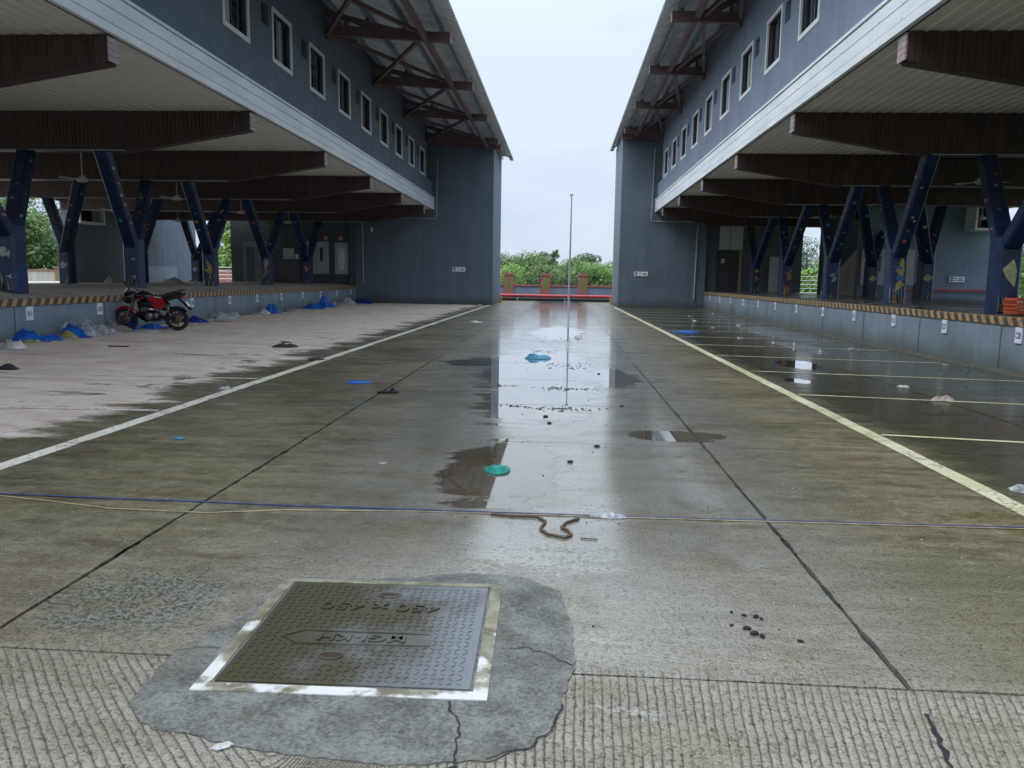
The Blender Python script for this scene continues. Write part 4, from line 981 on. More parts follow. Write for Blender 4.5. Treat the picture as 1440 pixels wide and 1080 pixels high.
# through the passage, left to right
def TF(x_, y_, h_, r_, *a, **k):
    q = 2.35; k['ls'] = k.get('ls', .18)*2.0 if 'ls' in k else .36
    return tree(x_*q, y_*q, 1.5+(h_-1.62)*q*.68, r_*q, *a, **k)
T = TF
T(-8.6, 92, 5.9, 4.2, M['leaf_mid'], 'rounded pale green tree beside the left end wall, beyond the boundary wall', seed=1, nleaf=5200, ls=.17)
T(-4.2, 118, 7.6, 4.6, M['leaf_mid'], 'pale bushy tree rising left of the middle brick pier', seed=2, nleaf=5200, ls=.20)
T(-3.6, 150, 10.2, 3.0, M['leaf_dark'], 'distant darker tree top showing above the pale bushy tree', seed=3, nleaf=2600, ls=.26)
T(1.0, 80, 5.1, 2.3, M['leaf_mid'], 'creeper covered tree with a ragged raised tip left of the lamp pole', seed=4, nleaf=4200, ls=.13)
T(-.9, 79, 6.9, 0.7, M['leaf_mid'], 'thin creeper shoot standing above the bushes left of the lamp pole', seed=14, nleaf=700, ls=.13, low=.45)
T(4.4, 140, 8.9, 3.6, M['leaf_dark'], 'distant grey green tree right of the lamp pole', seed=5, nleaf=3200, ls=.25)
T(9.2, 125, 9.2, 3.2, M['leaf_dark'], 'darker tree with open crown beside the right end wall', seed=6, nleaf=2600, ls=.2)
k = 0
for (xx, yy, hh, rr, mt) in ((-7.6, 69, 2.9, 3.0, 'leaf_bright'), (-4.3, 66, 3.0, 2.6, 'leaf_bright'), (-1.6, 68, 3.3, 2.5, 'leaf_mid'), (1.2, 66, 3.3, 2.4, 'leaf_mid'), (3.2, 67, 3.6, 2.4, 'leaf_bright'), (5.6, 66, 3.2, 2.6, 'leaf_bright'), (8.3, 72, 3.6, 3.0, 'leaf_mid')):
    T(xx, yy, hh, rr, M[mt], ['bright low bush behind the wall, leftmost of the row', 'bright low bush behind the leftmost brick pier', 'mid green bush behind the middle brick pier', 'mid green bush directly behind the lamp pole', 'tall bright bush between lamp pole and right brick pier', 'bright yellow green bush behind the right brick pier', 'mid green bush behind the wall beside the right end wall'][k], 'bush', False, seed=20+k, nleaf=4200, ls=.12, low=.02, group='bushes behind the boundary wall', lumps=12); k += 1
# seen past the left columns
T = tree
k = 0
for (xx, yy, hh, rr, mt, lb) in ((-41, 70, 5.6, 3.8, 'leaf_bright', 'bright rounded tree behind the cream wall past the left columns'), (-52, 74, 8.2, 5.0, 'leaf_mid', 'tall green tree at the left edge past the blue columns'), (-47, 84, 10.5, 5.5, 'leaf_mid', 'large loose tree behind the bright rounded tree'), (-60, 84, 12.0, 6.5, 'leaf_mid', 'tallest tree at the far left behind the cream wall'), (-38.5, 92, 9.6, 4.6, 'leaf_mid', 'tall loose tree beside the left hall wall'),
                              (-31.5, 76, 6.5, 3.4, 'leaf_bright', 'green tree seen through the narrow gap of the left shed')):
    T(xx, yy, hh, rr, M[mt], lb, seed=40+k, nleaf=6500, ls=.22, group='trees past the left shed'); k += 1
k = 0
for (xx, yy, hh, rr, mt, lb, ct) in ((22.8, 66, 3.6, 3.2, 'leaf_bright', 'low bright bush beyond the handrail of the right shed', 'bush'), (29, 96, 7.4, 5.0, 'leaf_dark', 'dark rounded tree beyond the handrail of the right shed', 'tree'), (19.5, 64, 2.8, 2.2, 'leaf_bright', 'small bright bush beside the passage of the right shed', 'bush'),
                                  (27.5, 44, 2.7, 2.3, 'leaf_bright', 'dense clipped bush behind the orange crates', 'bush'), (37, 62, 5.2, 3.6, 'leaf_mid', 'loose green tree above the orange crates', 'tree'), (44, 78, 6.2, 4.4, 'leaf_mid', 'green tree at the right edge past the blue columns', 'tree')):
    T(xx, yy, hh, rr, M[mt], lb, ct, ct == 'tree', 60+k, 6000, .15, .08, lumps=12); k += 1
# scrub mass far off
sb = MB(); rnd = random.Random(5); vs_, fs_ = [], []
for i in range(24000):
    xx = rnd.uniform(-260, 260); yy = rnd.uniform(240, 330); hgt = 2.2 + 2.2*mnoise.noise((xx*.05, 1.7, 0)) + 1.2*mnoise.noise((xx*.3, yy*.02, 2))
    zz = rnd.uniform(-.1, max(.8, hgt)*(1.3+(yy-240)/160)); a = Vector((rnd.uniform(-1, 1), rnd.uniform(-1, 1), rnd.uniform(-1, 1))).normalized(); b = a.orthogonal().normalized(); sz = rnd.uniform(.5, 1.1); c = Vector((xx, yy, zz))
    o_ = len(vs_); vs_ += [tuple(c-a*sz), tuple(c+b*sz*.6), tuple(c+a*sz), tuple(c-b*sz*.6)]; fs_.append((o_, o_+1, o_+2, o_+3))
tag(sb.add(vs_, fs_).build('far_scrub', M['leaf_mid']), 'belt of far scrub along the horizon', 'scrub', kind='stuff')
hv = []; hf = []
for i in range(41):
    for j in range(9):
        xx = 150 + i*14; yy = 420 + j*45; zz = 30*math.exp(-((i-16)/10)**2)*math.sin(math.pi*j/8) + 3*mnoise.noise((xx*.02, yy*.02, 0))*math.sin(math.pi*j/8); hv.append((xx, yy, zz-.5))
hf = [(i*9+j, (i+1)*9+j, (i+1)*9+j+1, i*9+j+1) for i in range(40) for j in range(8)]
tag(MB().add(hv, hf).build('hill', M['hill']), 'low hazy hill on the right horizon', 'hill', kind='structure')

# ---------------------------------------------------------------- manhole
lid = empty('manhole_cover'); tag(lid, 'large square chequered manhole cover with raised upside down lettering and painted rim', 'manhole cover')
lid.location = (-.787, 3.124, 0); lid.rotation_euler = (0, 0, R(1.3)); H = .474
MB().box(-H, H, -H, H, -.012, .012).build('plate', M['lid'], lid)
rim = MB(); o1, i1 = .541, .487
for (a, b, c, d) in ((-o1, o1, i1, o1-.015), (-o1, o1, -o1, -i1), (-o1, -i1, -i1, i1), (i1, o1, -i1, i1)): rim.box(a, b, c, d, -.02, .010)
rim.build('rim', M['rim'], lid); MB().box(-.49, .49, -.49, .49, -.02, -.009).build('recess', M['tar'], lid)
tr = MB(); st_ = .0335
kk = int(.92/st_)
for i in range(kk):
    for j in range(kk):
        cx, cy = -.46+st_*(i+.5), -.46+st_*(j+.5)
        if (-.27 < cx < .27 and .175 < -cy < .27 and False): continue
        if -.33 < cx < .29 and -.17 < cy < -.04: continue
        if -.30 < cx < .30 and .15 < cy < .26: continue
        if (cx+.10)**2 + (cy+.26)**2*2 < .006 or (cx-.02)**2+(cy-.345)**2*2 < .006: continue
        a = R(45) if (i+j) % 2 else R(-45); tr.bar((cx-math.cos(a)*.011, cy-math.sin(a)*.011, .0130), (cx+math.cos(a)*.011, cy+math.sin(a)*.011, .0130), .0050, .004)
tr.build('tread', M['lid'], lid, kind='stuff')
for body, yy, sz, sx_ in (('450 x 450', .205, .105, 1.28), ('MGI-KH', -.105, .080, 1.35)):
    me = text_mesh(body, sz, .005, .0008, sx_); me.materials.clear(); me.materials.append(M['lid']); inst('lettering', me, lid, (.0 if yy > 0 else -.01, yy, .0145), (0, 0, math.pi))
fr = MB()
cpts = [(-.34, -.105), (-.27, -.048), (.265, -.050), (.275, -.155), (-.27, -.165)]
for i in range(5): a, b = cpts[i], cpts[(i+1) % 5]; fr.bar((a[0], a[1], .0145), (b[0], b[1], .0145), .006, .006)
fr.build('name_frame', M['lid'], lid)
for (cx, cy) in ((-.10, -.26), (.02, .345)):
    ring = [(cx+.046*math.cos(t*math.pi/8), cy+.030*math.sin(t*math.pi/8), .0145) for t in range(16)]
    MB().tube(ring, .005, 6, closed=True).build('lifting_eye', M['lid'], lid); MB().lathe([(.001, .0133), (.040, .0133)], (0, 0, 0), n=16).build('eye_recess', M['eye'], lid, (cx, cy, 0)).scale = (1, .66, 1)
ap = [(-1.488, 2.48), (-1.383, 2.36), (-1.298, 2.323), (-1.187, 2.313), (-0.999, 2.253), (-0.765, 2.226), (-0.474, 2.204), (-0.328, 2.234), (-0.189, 2.255), (-0.073, 2.338), (0.009, 2.474), (0.038, 2.666), (0.086, 2.875), (0.077, 3.241), (0.023, 3.616), (-0.171, 3.783), (-0.49, 3.797), (-0.709, 3.727), (-0.979, 3.665), (-1.30, 3.665), (-1.37, 3.363), (-1.39, 3.067), (-1.433, 3.067), (-1.5, 2.896), (-1.511, 2.725)]
def dense(pts, k, jit, closed=True):
    out = []
    for i in range(len(pts) if closed else len(pts)-1):
        a = Vector(pts[i]); b = Vector(pts[(i+1) % len(pts)])
        for j in range(k):
            q = a.lerp(b, j/k); q = q + Vector((mnoise.noise((q.x*22, q.y*22, 1)), mnoise.noise((q.x*22, q.y*22, 9))))*jit; out.append((q.x, q.y))
    if not closed: out.append(tuple(pts[-1]))
    return out
apo = dense(ap, 14, .013)
apron = MB(); q = len(apo); apron.add([(a, b, .006) for a, b in apo], [tuple(range(q))]); apron.add([(a, b, .006) for a, b in apo] + [(a, b, -.004) for a, b in apo], [(i, i+q, (i+1) % q+q, (i+1) % q) for i in range(q)])
a_o = apron.build('mortar_apron', M['apron'], yard)
def crack(pts, wd, name='crack', mat='tar', z=.0095, k=6, jit=.02):
    ln = dense(pts, k, jit, False); v = []
    for i, (a, b) in enumerate(ln):
        p = Vector((a, b)); q = Vector(ln[min(i+1, len(ln)-1)]) - Vector(ln[max(i-1, 0)]); s_ = Vector((-q.y, q.x)).normalized(); w_ = wd*(.35+.9*abs(mnoise.noise((a*40, b*40, 5))))
        v += [(p.x+s_.x*w_, p.y+s_.y*w_, zg(p.x, p.y)+z), (p.x-s_.x*w_, p.y-s_.y*w_, zg(p.x, p.y)+z)]
    return MB().add(v, [(2*i+1, 2*i+3, 2*i+2, 2*i) for i in range(len(ln)-1)]).build(name, M[mat], yard)
crack([(-.215, 2.99), (-.13, 3.02), (-.02, 2.97), (.08, 2.88)], .004); crack([(-.37, 2.57), (-.31, 2.44), (-.31, 2.34), (-.30, 2.22)], .006); crack([(-1.35, 2.89), (-1.44, 2.90), (-1.52, 2.85)], .003)
crack([(-.2, 2.26), (-.07, 2.335), (.01, 2.47), (.035, 2.6)], .006, z=.0075); crack([(1.32, 2.66), (1.29, 2.5), (1.25, 2.32)], .013, z=.004)
crack([(-.30, 2.22), (-.35, 2.15), (-.55, 2.14)], .006, z=.004)
for i in range(26):      # tar lumps squeezed out of the long joints
    jx = random.choice((-2.35, 1.335)); yy = random.uniform(2.85, 9); L_ = random.uniform(.05, .25)
    crack([(jx, yy), (jx+random.uniform(-.008, .008), yy+L_)], random.uniform(.007, .016), 'tar_smear', z=.003, k=5, jit=.01)

# ---------------------------------------------------------------- litter
def crumple(name, label, cat, x_, y_, w_, d_, h_, mat, rz=0, seed=0, group=None, z_=None, nr=13, na=40, fold=1.0):
    rnd = random.Random(seed); mb = MB(); v = []
    for i in range(nr+1):
        t = i/nr
        for j in range(na):
            a = 2*math.pi*j/na; e = 1 + .32*mnoise.noise((math.cos(a)*1.6, math.sin(a)*1.6, seed*3.3)) + .15*mnoise.noise((math.cos(a)*5, math.sin(a)*5, seed*7.7))
            px_, py_ = math.cos(a)*t*e, math.sin(a)*t*e
            nz_ = (.35 + mnoise.noise((px_*1.7*fold, py_*1.7*fold, seed+.5)))*.75 + (1-abs(mnoise.noise((px_*3.4*fold, py_*3.4*fold, seed+9)))*3)*.22 + mnoise.noise((px_*9, py_*9, seed+2))*.10
            hz = h_*(max(0, 1-t**2.2))*max(.08, .30+nz_) + (.004 if i < nr else .001)
            v.append((px_*w_/2, py_*d_/2, hz))
    fs = [(i*na+j, i*na+(j+1) % na, (i+1)*na+(j+1) % na, (i+1)*na+j) for i in range(nr) for j in range(na)]
    fs = [tuple(reversed(f)) for f in fs]
    mb.add(v, fs, 0, True)
    o = mb.build(name, M[mat] if isinstance(mat, str) else mat); o.location = (x_, y_, (zg(x_, y_) if z_ is None else z_)+.005); o.rotation_euler = (0, 0, rz); tag(o, label, cat, group); return o
g1 = 'plastic litter along the left platform'
def cl(x_, y_): return max(x_, xe(y_)+.22)
LIT = [('plastic_bag', 'crumpled white bag at the left edge of the picture', 'plastic bag', -9.95, 13.5, .35, .3, .16, 'bag_white'),
 ('plastic_bag', 'bright blue bag under plate B11, leftmost blue one', 'plastic bag', -10.75, 15.0, .62, .4, .20, 'bag_blue'),
 ('plastic_bag', 'flat blue bag lying in front of the clear sheet under plate B11', 'plastic bag', -10.55, 15.45, .42, .28, .10, 'bag_blue'),
 ('plastic_sheet', 'clear crumpled sheet against the platform right of plate B11', 'plastic sheet', -10.85, 16.5, 1.0, .4, .34, 'bag_clear'),
 ('plastic_bag', 'wide blue bag between plates B11 and B10', 'plastic bag', -10.62, 16.4, .72, .45, .26, 'bag_blue'),
 ('plastic_sheet', 'long clear sheet behind the wide blue bag', 'plastic sheet', -10.9, 17.3, 1.1, .4, .32, 'bag_clear'),
 ('plastic_bag', 'yellowish bag in front of the leftmost blue bag', 'plastic bag', -10.45, 14.75, .3, .26, .07, 'bag_yellow'),
 ('plastic_bag', 'yellowish bag in front of the wide blue bag', 'plastic bag', -10.55, 16.1, .3, .26, .12, 'bag_yellow'),
 ('plastic_sheet', 'grey crumpled sheet left of the motorcycle front wheel', 'plastic sheet', -10.85, 18.3, .65, .4, .20, 'bag_grey'),
 ('plastic_bag', 'tall blue bag standing behind the motorcycle front wheel', 'plastic bag', -10.85, 19.0, .32, .3, .42, 'bag_blue'),
 ('plastic_bag', 'blue bag lying under the motorcycle', 'plastic bag', -10.55, 19.6, .72, .45, .15, 'bag_blue'),
 ('paper_scrap', 'torn white paper on the ground before the motorcycle', 'paper', -10.0, 18.3, .62, .3, .03, 'bag_white'),
 ('plastic_sheet', 'dark blue and grey sheet just right of the motorcycle rear wheel', 'plastic sheet', -10.95, 22.6, .6, .4, .18, 'bag_dkblue'),
 ('plastic_sheet', 'large clear sheet between plates B8 and B7', 'plastic sheet', -11.05, 24.6, 1.15, .5, .30, 'bag_clear'),
 ('cardboard', 'flattened brown board in front of the large clear sheet', 'cardboard', -10.45, 23.3, .62, .32, .03, 'carton'),
 ('foam_box', 'pale foam slab against the platform below plate B6', 'foam', -11.15, 28.6, .5, .3, .20, 'bag_white'),
 ('plastic_bag', 'blue bag beside the pale foam slab', 'plastic bag', -11.1, 29.4, .5, .4, .34, 'bag_blue'),
 ('plastic_sheet', 'grey sheet right of the blue bag below plate B5', 'plastic sheet', -11.2, 31.0, .6, .35, .18, 'bag_grey'),
 ('plastic_bag', 'blue bag below plate B3', 'plastic bag', -11.2, 34.6, .85, .5, .22, 'bag_blue'),
 ('plastic_bag', 'taller blue bag between plates B3 and B2', 'plastic bag', -11.3, 36.8, .7, .5, .40, 'bag_blue'),
 ('plastic_sheet', 'clear sheet right of the taller blue bag', 'plastic sheet', -11.4, 39.3, .9, .5, .26, 'bag_clear'),
 ('plastic_bag', 'white bag near plate B1', 'plastic bag', -11.5, 41.6, .7, .4, .28, 'bag_white'),
 ('plastic_bag', 'dark blue bag in the corner by the left end wall', 'plastic bag', -11.3, 43.9, .8, .5, .32, 'bag_dkblue')]
for i, (nm, lb, ct, a, b, w_, d_, h_, mt) in enumerate(LIT): crumple(nm, lb, ct, cl(a, b), b, w_*1.35, d_*1.2, h_*1.15, mt, random.uniform(-.3, .3), i+1, g1)
crumple('plastic_bag', 'blue plastic bag lying in the middle of the long puddle', 'plastic bag', -.46, 14.93, .50, .36, .085, 'bag_sky', .1, 51)
crumple('plastic_bag', 'flat faded blue bag on the left lane between two joints', 'plastic bag', -2.88, 10.91, .36, .26, .02, 'bag_blue', .1, 52)
crumple('plastic_bag', 'flat blue bag beside the yellow lane line far down the right side', 'plastic bag', 3.78, 23.83, .95, .7, .03, 'bag_blue', 0, 53)
crumple('plastic_bag', 'pinkish white bag on a bay line in the right bay', 'plastic bag', 5.07, 10.54, .30, .20, .07, 'bag_pink', .3, 54)
crumple('plastic_bag', 'clear plastic bag cut by the right edge of the picture', 'plastic bag', 3.46, 5.86, .26, .16, .05, 'bag_clear', .2, 55)
crumple('cloth_rag', 'black rag on the dry left bay, the larger of two', 'rag', -5.8, 15.9, .52, .36, .07, 'cloth_black', .2, 56); crumple('cloth_rag', 'small black strap lying behind the larger black rag', 'rag', -6.08, 16.9, .26, .10, .03, 'cloth_black', .0, 57)
crumple('cloth_rag', 'black rag at the left edge of the dry bay', 'rag', -8.10, 10.85, .36, .22, .07, 'cloth_black', .1, 58); crumple('cloth_rag', 'dark rag lying across the cream lane line', 'rag', -4.42, 13.75, .30, .30, .04, 'cloth_black', .4, 59)
crumple('plastic_bag', 'small clear scrap on the cream lane line', 'plastic scrap', -4.42, 9.96, .22, .2, .03, 'bag_clear', .4, 60); crumple('paper_scrap', 'pale blue scrap of wet paper on the left lane', 'paper', -3.48, 6.82, .11, .08, .012, 'bag_sky', 0, 61)
crumple('plastic_bag', 'white bag lying flat on the left lane far down', 'plastic bag', -3.0, 27.0, .5, .6, .06, 'bag_white', 0, 62); crumple('plastic_bag', 'clear wet plastic lying over the rope', 'plastic bag', .33, 4.86, .24, .09, .028, 'bag_clear', 0, 63)
crumple('paper_scrap', 'torn white paper scrap below the manhole apron', 'paper', -1.05, 2.25, .065, .035, .010, 'bag_white', .5, 64); crumple('paper_scrap', 'small pink scrap on the left lane', 'paper', -1.42, 6.1, .07, .04, .006, 'bag_pink', .5, 65)
crumple('plastic_bag', 'pale bag in the far puddle right of its middle', 'plastic bag', .45, 20.5, .24, .2, .07, 'bag_white', .5, 66); crumple('plastic_bag', 'yellowish bag at the foot of the left end wall', 'plastic bag', -4.6, 43.5, .5, .4, .12, 'bag_yellow', .2, 67)
# sandal
sd = empty('sandal', (-2.24, 9.95, .004), R(8)); tag(sd, 'single black sandal lying beside the left joint', 'sandal')
so_ = [(-.14, -.02), (-.13, .035), (-.06, .045), (.03, .038), (.10, .052), (.145, .02), (.14, -.03), (.08, -.05), (0, -.035), (-.08, -.04)]
MB().prism(so_, 'z', 0, .025).build('sole', M['cloth_black'], sd); MB().tube([(.02, -.045, .02), (.05, -.02, .06), (.06, .01, .065), (.04, .045, .02)], .012, 6).tube([(.10, 0, .022), (.055, 0, .064)], .008, 6).build('strap', M['cloth_black'], sd)
# green net coil in the near puddle
nt_ = MB()
for k in range(7):
    rr = .012+.0175*k; ph = k*.9; nt_.tube([((rr+.006*math.sin(5*t*.2618+ph))*math.cos(t*.2618), (rr*1.22+.006*math.cos(4*t*.2618+ph))*math.sin(t*.2618), .006+.003*math.sin(3*t*.2618+ph)) for t in range(24)], .0045, 5, closed=True)
for k in range(30):
    a = random.uniform(0, 6.28); r0 = random.uniform(.02, .10); nt_.tube([(r0*math.cos(a), r0*1.2*math.sin(a), .008), ((r0+.02)*math.cos(a+.5), (r0+.02)*1.2*math.sin(a+.5), .015), ((r0+.01)*math.cos(a+1.0), (r0+.01)*1.2*math.sin(a+1.0), .008)], .003, 4)
nto = nt_.build('net_coil', M['net']); nto.location = (-.475, 5.99, .004); nto.scale = (.85, .95, .8); tag(nto, 'round green net coil lying half in the near puddle', 'net')
# ropes across the yard
def rope(pts, r, mat, label, name='rope', z=.006, k=5, jit=.006, n_=6):
    ln = dense(pts, k, jit, False); o = MB().tube([(a, b, zg(a, b)+z) for a, b in ln], r, n_).build(name, M[mat]); tag(o, label, 'rope'); return o
rope([(-5.6, 4.99), (-3.78, 4.905), (-1.79, 4.865), (.53, 4.87), (2.93, 4.92), (5.2, 4.97)], .0048, 'rope_blue', 'thin blue rope stretched across the whole yard over the joint', jit=.008)
rope([(-5.6, 4.97), (-3.9, 4.89), (-3.42, 4.80), (-2.88, 4.67), (-2.22, 4.645), (-1.76, 4.76), (-.9, 4.83), (.5, 4.85), (2.93, 4.895), (5.2, 4.94)], .0038, 'rope_yellow', 'thin yellowed rope sagging below the blue one on the left')
rope([(-.42, 4.82), (-.29, 4.80), (-.12, 4.80), (-.07, 4.70), (-.10, 4.56), (-.05, 4.46), (.05, 4.41), (.09, 4.46), (.07, 4.54), (.03, 4.60), (.06, 4.70), (.14, 4.78)], .0085, 'rope_brown', 'curled brown rope lying below the blue rope', jit=.004, z=.009)
o = MB().bar((.14, 4.41, .006), (.24, 4.405, .006), .006, .006).build('twig', M['rope_brown']); tag(o, 'short straight twig right of the curled brown rope', 'twig')
# grit, stones and silt: nobody could count them
def scatter(name, spots, mat, label, cat, zsc=.6):
    me = MB(); rnd = random.Random(11)
    for (x_, y_, s_) in spots:
        k = 6; a0 = rnd.uniform(0, 6); c = (x_, y_, zg(x_, y_)+.001)
        v = [(c[0]+math.cos(a0+i*6.283/k)*s_*rnd.uniform(.6, 1.2), c[1]+math.sin(a0+i*6.283/k)*s_*rnd.uniform(.6, 1.2), c[2]) for i in range(k)]
        t_ = [(c[0]+(p[0]-c[0])*.55+rnd.uniform(-.2, .2)*s_, c[1]+(p[1]-c[1])*.55, c[2]+s_*zsc*rnd.uniform(.6, 1.2)) for p in v]
        me.add(v+t_, [(i, (i+1) % k, (i+1) % k+k, i+k) for i in range(k)] + [tuple(range(k, 2*k))])
    tag(me.build(name, M[mat]), label, cat, kind='stuff')
rnd = random.Random(21)
scatter('yard_grit', [(rnd.uniform(-4, 3), 2.3+rnd.random()**1.3*18, rnd.uniform(.002, .007)) for _ in range(500)] + [(rnd.uniform(-10.5, -4.4), rnd.uniform(8, 24), rnd.uniform(.004, .015)) for _ in range(260)], 'rubble', 'loose grit scattered over the yard', 'grit')
scatter('dark_crumbs', [(rnd.gauss(.1, 1.1), 3+rnd.random()*14, rnd.uniform(.003, .010)) for _ in range(170)] + [(rnd.uniform(4, 7.6), rnd.uniform(9, 20), rnd.uniform(.005, .018)) for _ in range(120)], 'black_stone', 'dark crumbs scattered over the wet concrete', 'crumbs')
scatter('silt_mound', [(x_+rnd.gauss(0, a), y_+rnd.gauss(0, b), rnd.uniform(.008, .022)) for (x_, y_, a, b, c) in ((-.9, 10.95, .18, .06, 50), (.0, 10.75, .20, .08, 60), (.05, 9.05, .22, .08, 60), (-.5, 9.15, .12, .05, 30), (.2, 13.6, .25, .3, 60), (-.4, 16.4, .2, .2, 30), (.0, 19.5, .3, .5, 40), (-.3, 30, .3, 3, 60)) for _ in range(c)], 'dirt', 'low ridges of silt lying in the long puddle', 'silt', .35)
scatter('moss_crust', [(-1.95+rnd.gauss(0, .17), 3.32+rnd.gauss(0, .16), rnd.uniform(.003, .010)) for _ in range(260)], 'dirt', 'crumbling mortar crust around a pothole left of the manhole', 'crust', .4)
scatter('gutter_debris', [(EDGE_R-.35+rnd.gauss(0, .28)-.1, rnd.uniform(9, 44), rnd.uniform(.01, .035)) for _ in range(260)], 'dirt', 'debris gathered in the gutter of the right platform', 'debris', .5)
scatter('platform_litter', [(xe(y_)+.5+rnd.gauss(0, .28), y_, rnd.uniform(.012, .05)) for y_ in [rnd.uniform(14, 44) for _ in range(420)]], 'rubble', 'small paper and leaf litter along the left platform foot', 'litter', .4)
stones = [(.84, 3.29, .020), (.81, 3.46, .012), (.86, 3.43, .014), (.91, 3.42, .018), (.93, 3.40, .012), (.86, 3.24, .022), (.89, 3.22, .018), (1.04, 3.19, .014), (.78, 3.32, .012)]
me_ = MB(); me_.loft([(-1, 0, .3, .05, .05), (-.7, 0, .35, .5, .35), (0, .1, .4, .8, .5), (.7, 0, .35, .6, .35), (1, 0, .3, .1, .05)], 8)
me_ = me_.mesh('black_pebble', [M['black_stone']])
for i, (a, b, s_) in enumerate(stones):
    o = inst('black_pebble', me_, None, (a, b, 0), (0, 0, i*1.3), (s_, s_*.8, s_*.9))
    tag(o, 'black pebble right of the manhole, ' + ['in the middle of the loose group', 'farthest left of the far ones', 'in the far row, second from left', 'in the far row, third from left', 'far right end of the group', 'largest one, nearest the camera', 'close beside the largest one', 'lying alone right of the group', 'smallest one at the left end'][i], 'pebble', 'black pebbles right of the manhole')
for i, (a, b) in enumerate(((-.15, 8.5), (.75, 9.35), (-.1, 8.1), (.35, 7.0), (.10, 6.35), (.62, 12.6))):
    tag(inst('mud_clod', me_, None, (a, b, 0), (0, 0, i), (.03, .03, .022)), 'dark mud clod on the wet strip ' + ['above the green net, second farthest', 'right of the puddle, past the joint', 'nearest the silt ridges', 'right of the green net coil', 'just right of the near puddle', 'beside the right rim of the long puddle'][i], 'clod', 'mud clods on the wet strip')

# ---- crates, carton, rubble on the platforms
def crate(x_, y_, z_, rz, label):
    r = empty('plastic_crate', (x_, y_, z_), rz); W, D, Hh = .27, .19, .30
    b = MB(); b.box(-W, W, -D, D, 0, .02); b.build('base', M['crate'], r)
    for (sx, sy, ln, ax) in ((0, -D, W, 'x'), (0, D, W, 'x'), (-W, 0, D, 'y'), (W, 0, D, 'y')):
        sd_ = MB()
        for z0 in (.02, .09, .16, .25):
            hh = .03 if z0 < .25 else .05
            if ax == 'x': sd_.box(-ln, ln, sy-.008, sy+.008, z0, z0+hh)
            else: sd_.box(sx-.008, sx+.008, -ln+.009, ln-.009, z0, z0+hh)
        for k in range(8):
            t = -ln + 2*ln*(k+.5)/8
            if ax == 'x': sd_.box(t-.008, t+.008, sy-.006, sy+.006, .02, .28)
            else: sd_.box(sx-.006, sx+.006, t-.008, t+.008, .02, .28)
        sd_.build('side_wall', M['crate'], r)
    tag(r, label, 'crate', 'orange crates on the right platform'); return r
crate(8.66, 15.25, 1.0, .1, 'orange slatted crate beside the foot of the near right column, left one'); crate(9.24, 15.35, 1.0, -.05, 'orange slatted crate beside the near right column, right one')
lf = MB(); rnd = random.Random(3)
for i in range(160):
    c = Vector((rnd.uniform(-.22, .5), rnd.uniform(-.15, .15), rnd.uniform(.20, .36))); a = Vector((rnd.uniform(-1, 1), rnd.uniform(-1, 1), rnd.uniform(0, 1))).normalized(); b = a.orthogonal().normalized(); sz = .05
    lf.add([tuple(c-a*sz), tuple(c+b*sz*.5), tuple(c+a*sz), tuple(c-b*sz*.5)], [(0, 1, 2, 3)])
o = lf.build('vegetable_leaves', M['leaf_veg']); o.location = (9.14, 15.35, 1.0); tag(o, 'green leaves heaped in the right orange crate', 'leaves', kind='stuff')
cb = empty('cardboard_carton', (13.35, 30.3, 1.0)); MB().box(-.16, .28, -.2, .2, 0, .55).build('body', M['carton'], cb); MB().box(-.15, .27, -.19, .19, .551, .556).build('lid', M['carton'], cb); tag(cb, 'brown cardboard carton standing between two blue columns', 'carton')
cb = empty('foam_carton', (12.75, 30.6, 1.0)); MB().box(-.15, .20, -.2, .2, 0, .5).build('body', M['bag_pink'], cb); MB().box(-.16, .21, -.21, .21, .501, .54).build('lid', M['bag_pink'], cb); tag(cb, 'pale carton standing left of the brown carton', 'carton')
for i, (a, b, w_, h_, mt, lb) in enumerate(((-17.35, 29.2, .55, .32, 'rubble', 'pale rubble heap behind the leftmost back row column'), (-16.9, 33.0, 1.1, .28, 'rubble', 'wide rubble heap against the plain hall wall side'), (-15.9, 33.2, .6, .22, 'bag_white', 'pale bag beside the wide rubble heap'), (-19.9, 39.0, .6, .3, 'bag_pink', 'pinkish bag at the foot of a far back row column'))):
    crumple('rubble_heap' if mt == 'rubble' else 'plastic_bag', lb, 'rubble' if mt == 'rubble' else 'plastic bag', a, b, w_, .5, h_, mt, 0, 80+i, z_=1.1)
for i in range(9):
    y_ = 12 + i*3.3 + random.uniform(-1, 1); x_ = random.uniform(4.6, 7.5)
    crumple('plastic_scrap', 'small pale scrap on the wet right bay, ' + ['first', 'second', 'third', 'fourth', 'fifth', 'sixth', 'seventh', 'eighth', 'farthest'][i] + ' from the camera', 'plastic scrap', x_, y_, .16, .14, .04, random.choice(['bag_white', 'bag_clear', 'bag_grey']), random.uniform(0, 3), 100+i, 'pale scraps on the wet right bay')
o = MB().box(-.55, .55, -.04, .04, 0, .02).build('wooden_lath', M['rope_brown']); o.location = (-8.6, 14.6, zg(-8.6, 14.6)+.004); o.rotation_euler = (0, 0, .05); o.scale = (.35, 1, 1); tag(o, 'thin dark lath lying on the dry left bay', 'lath')

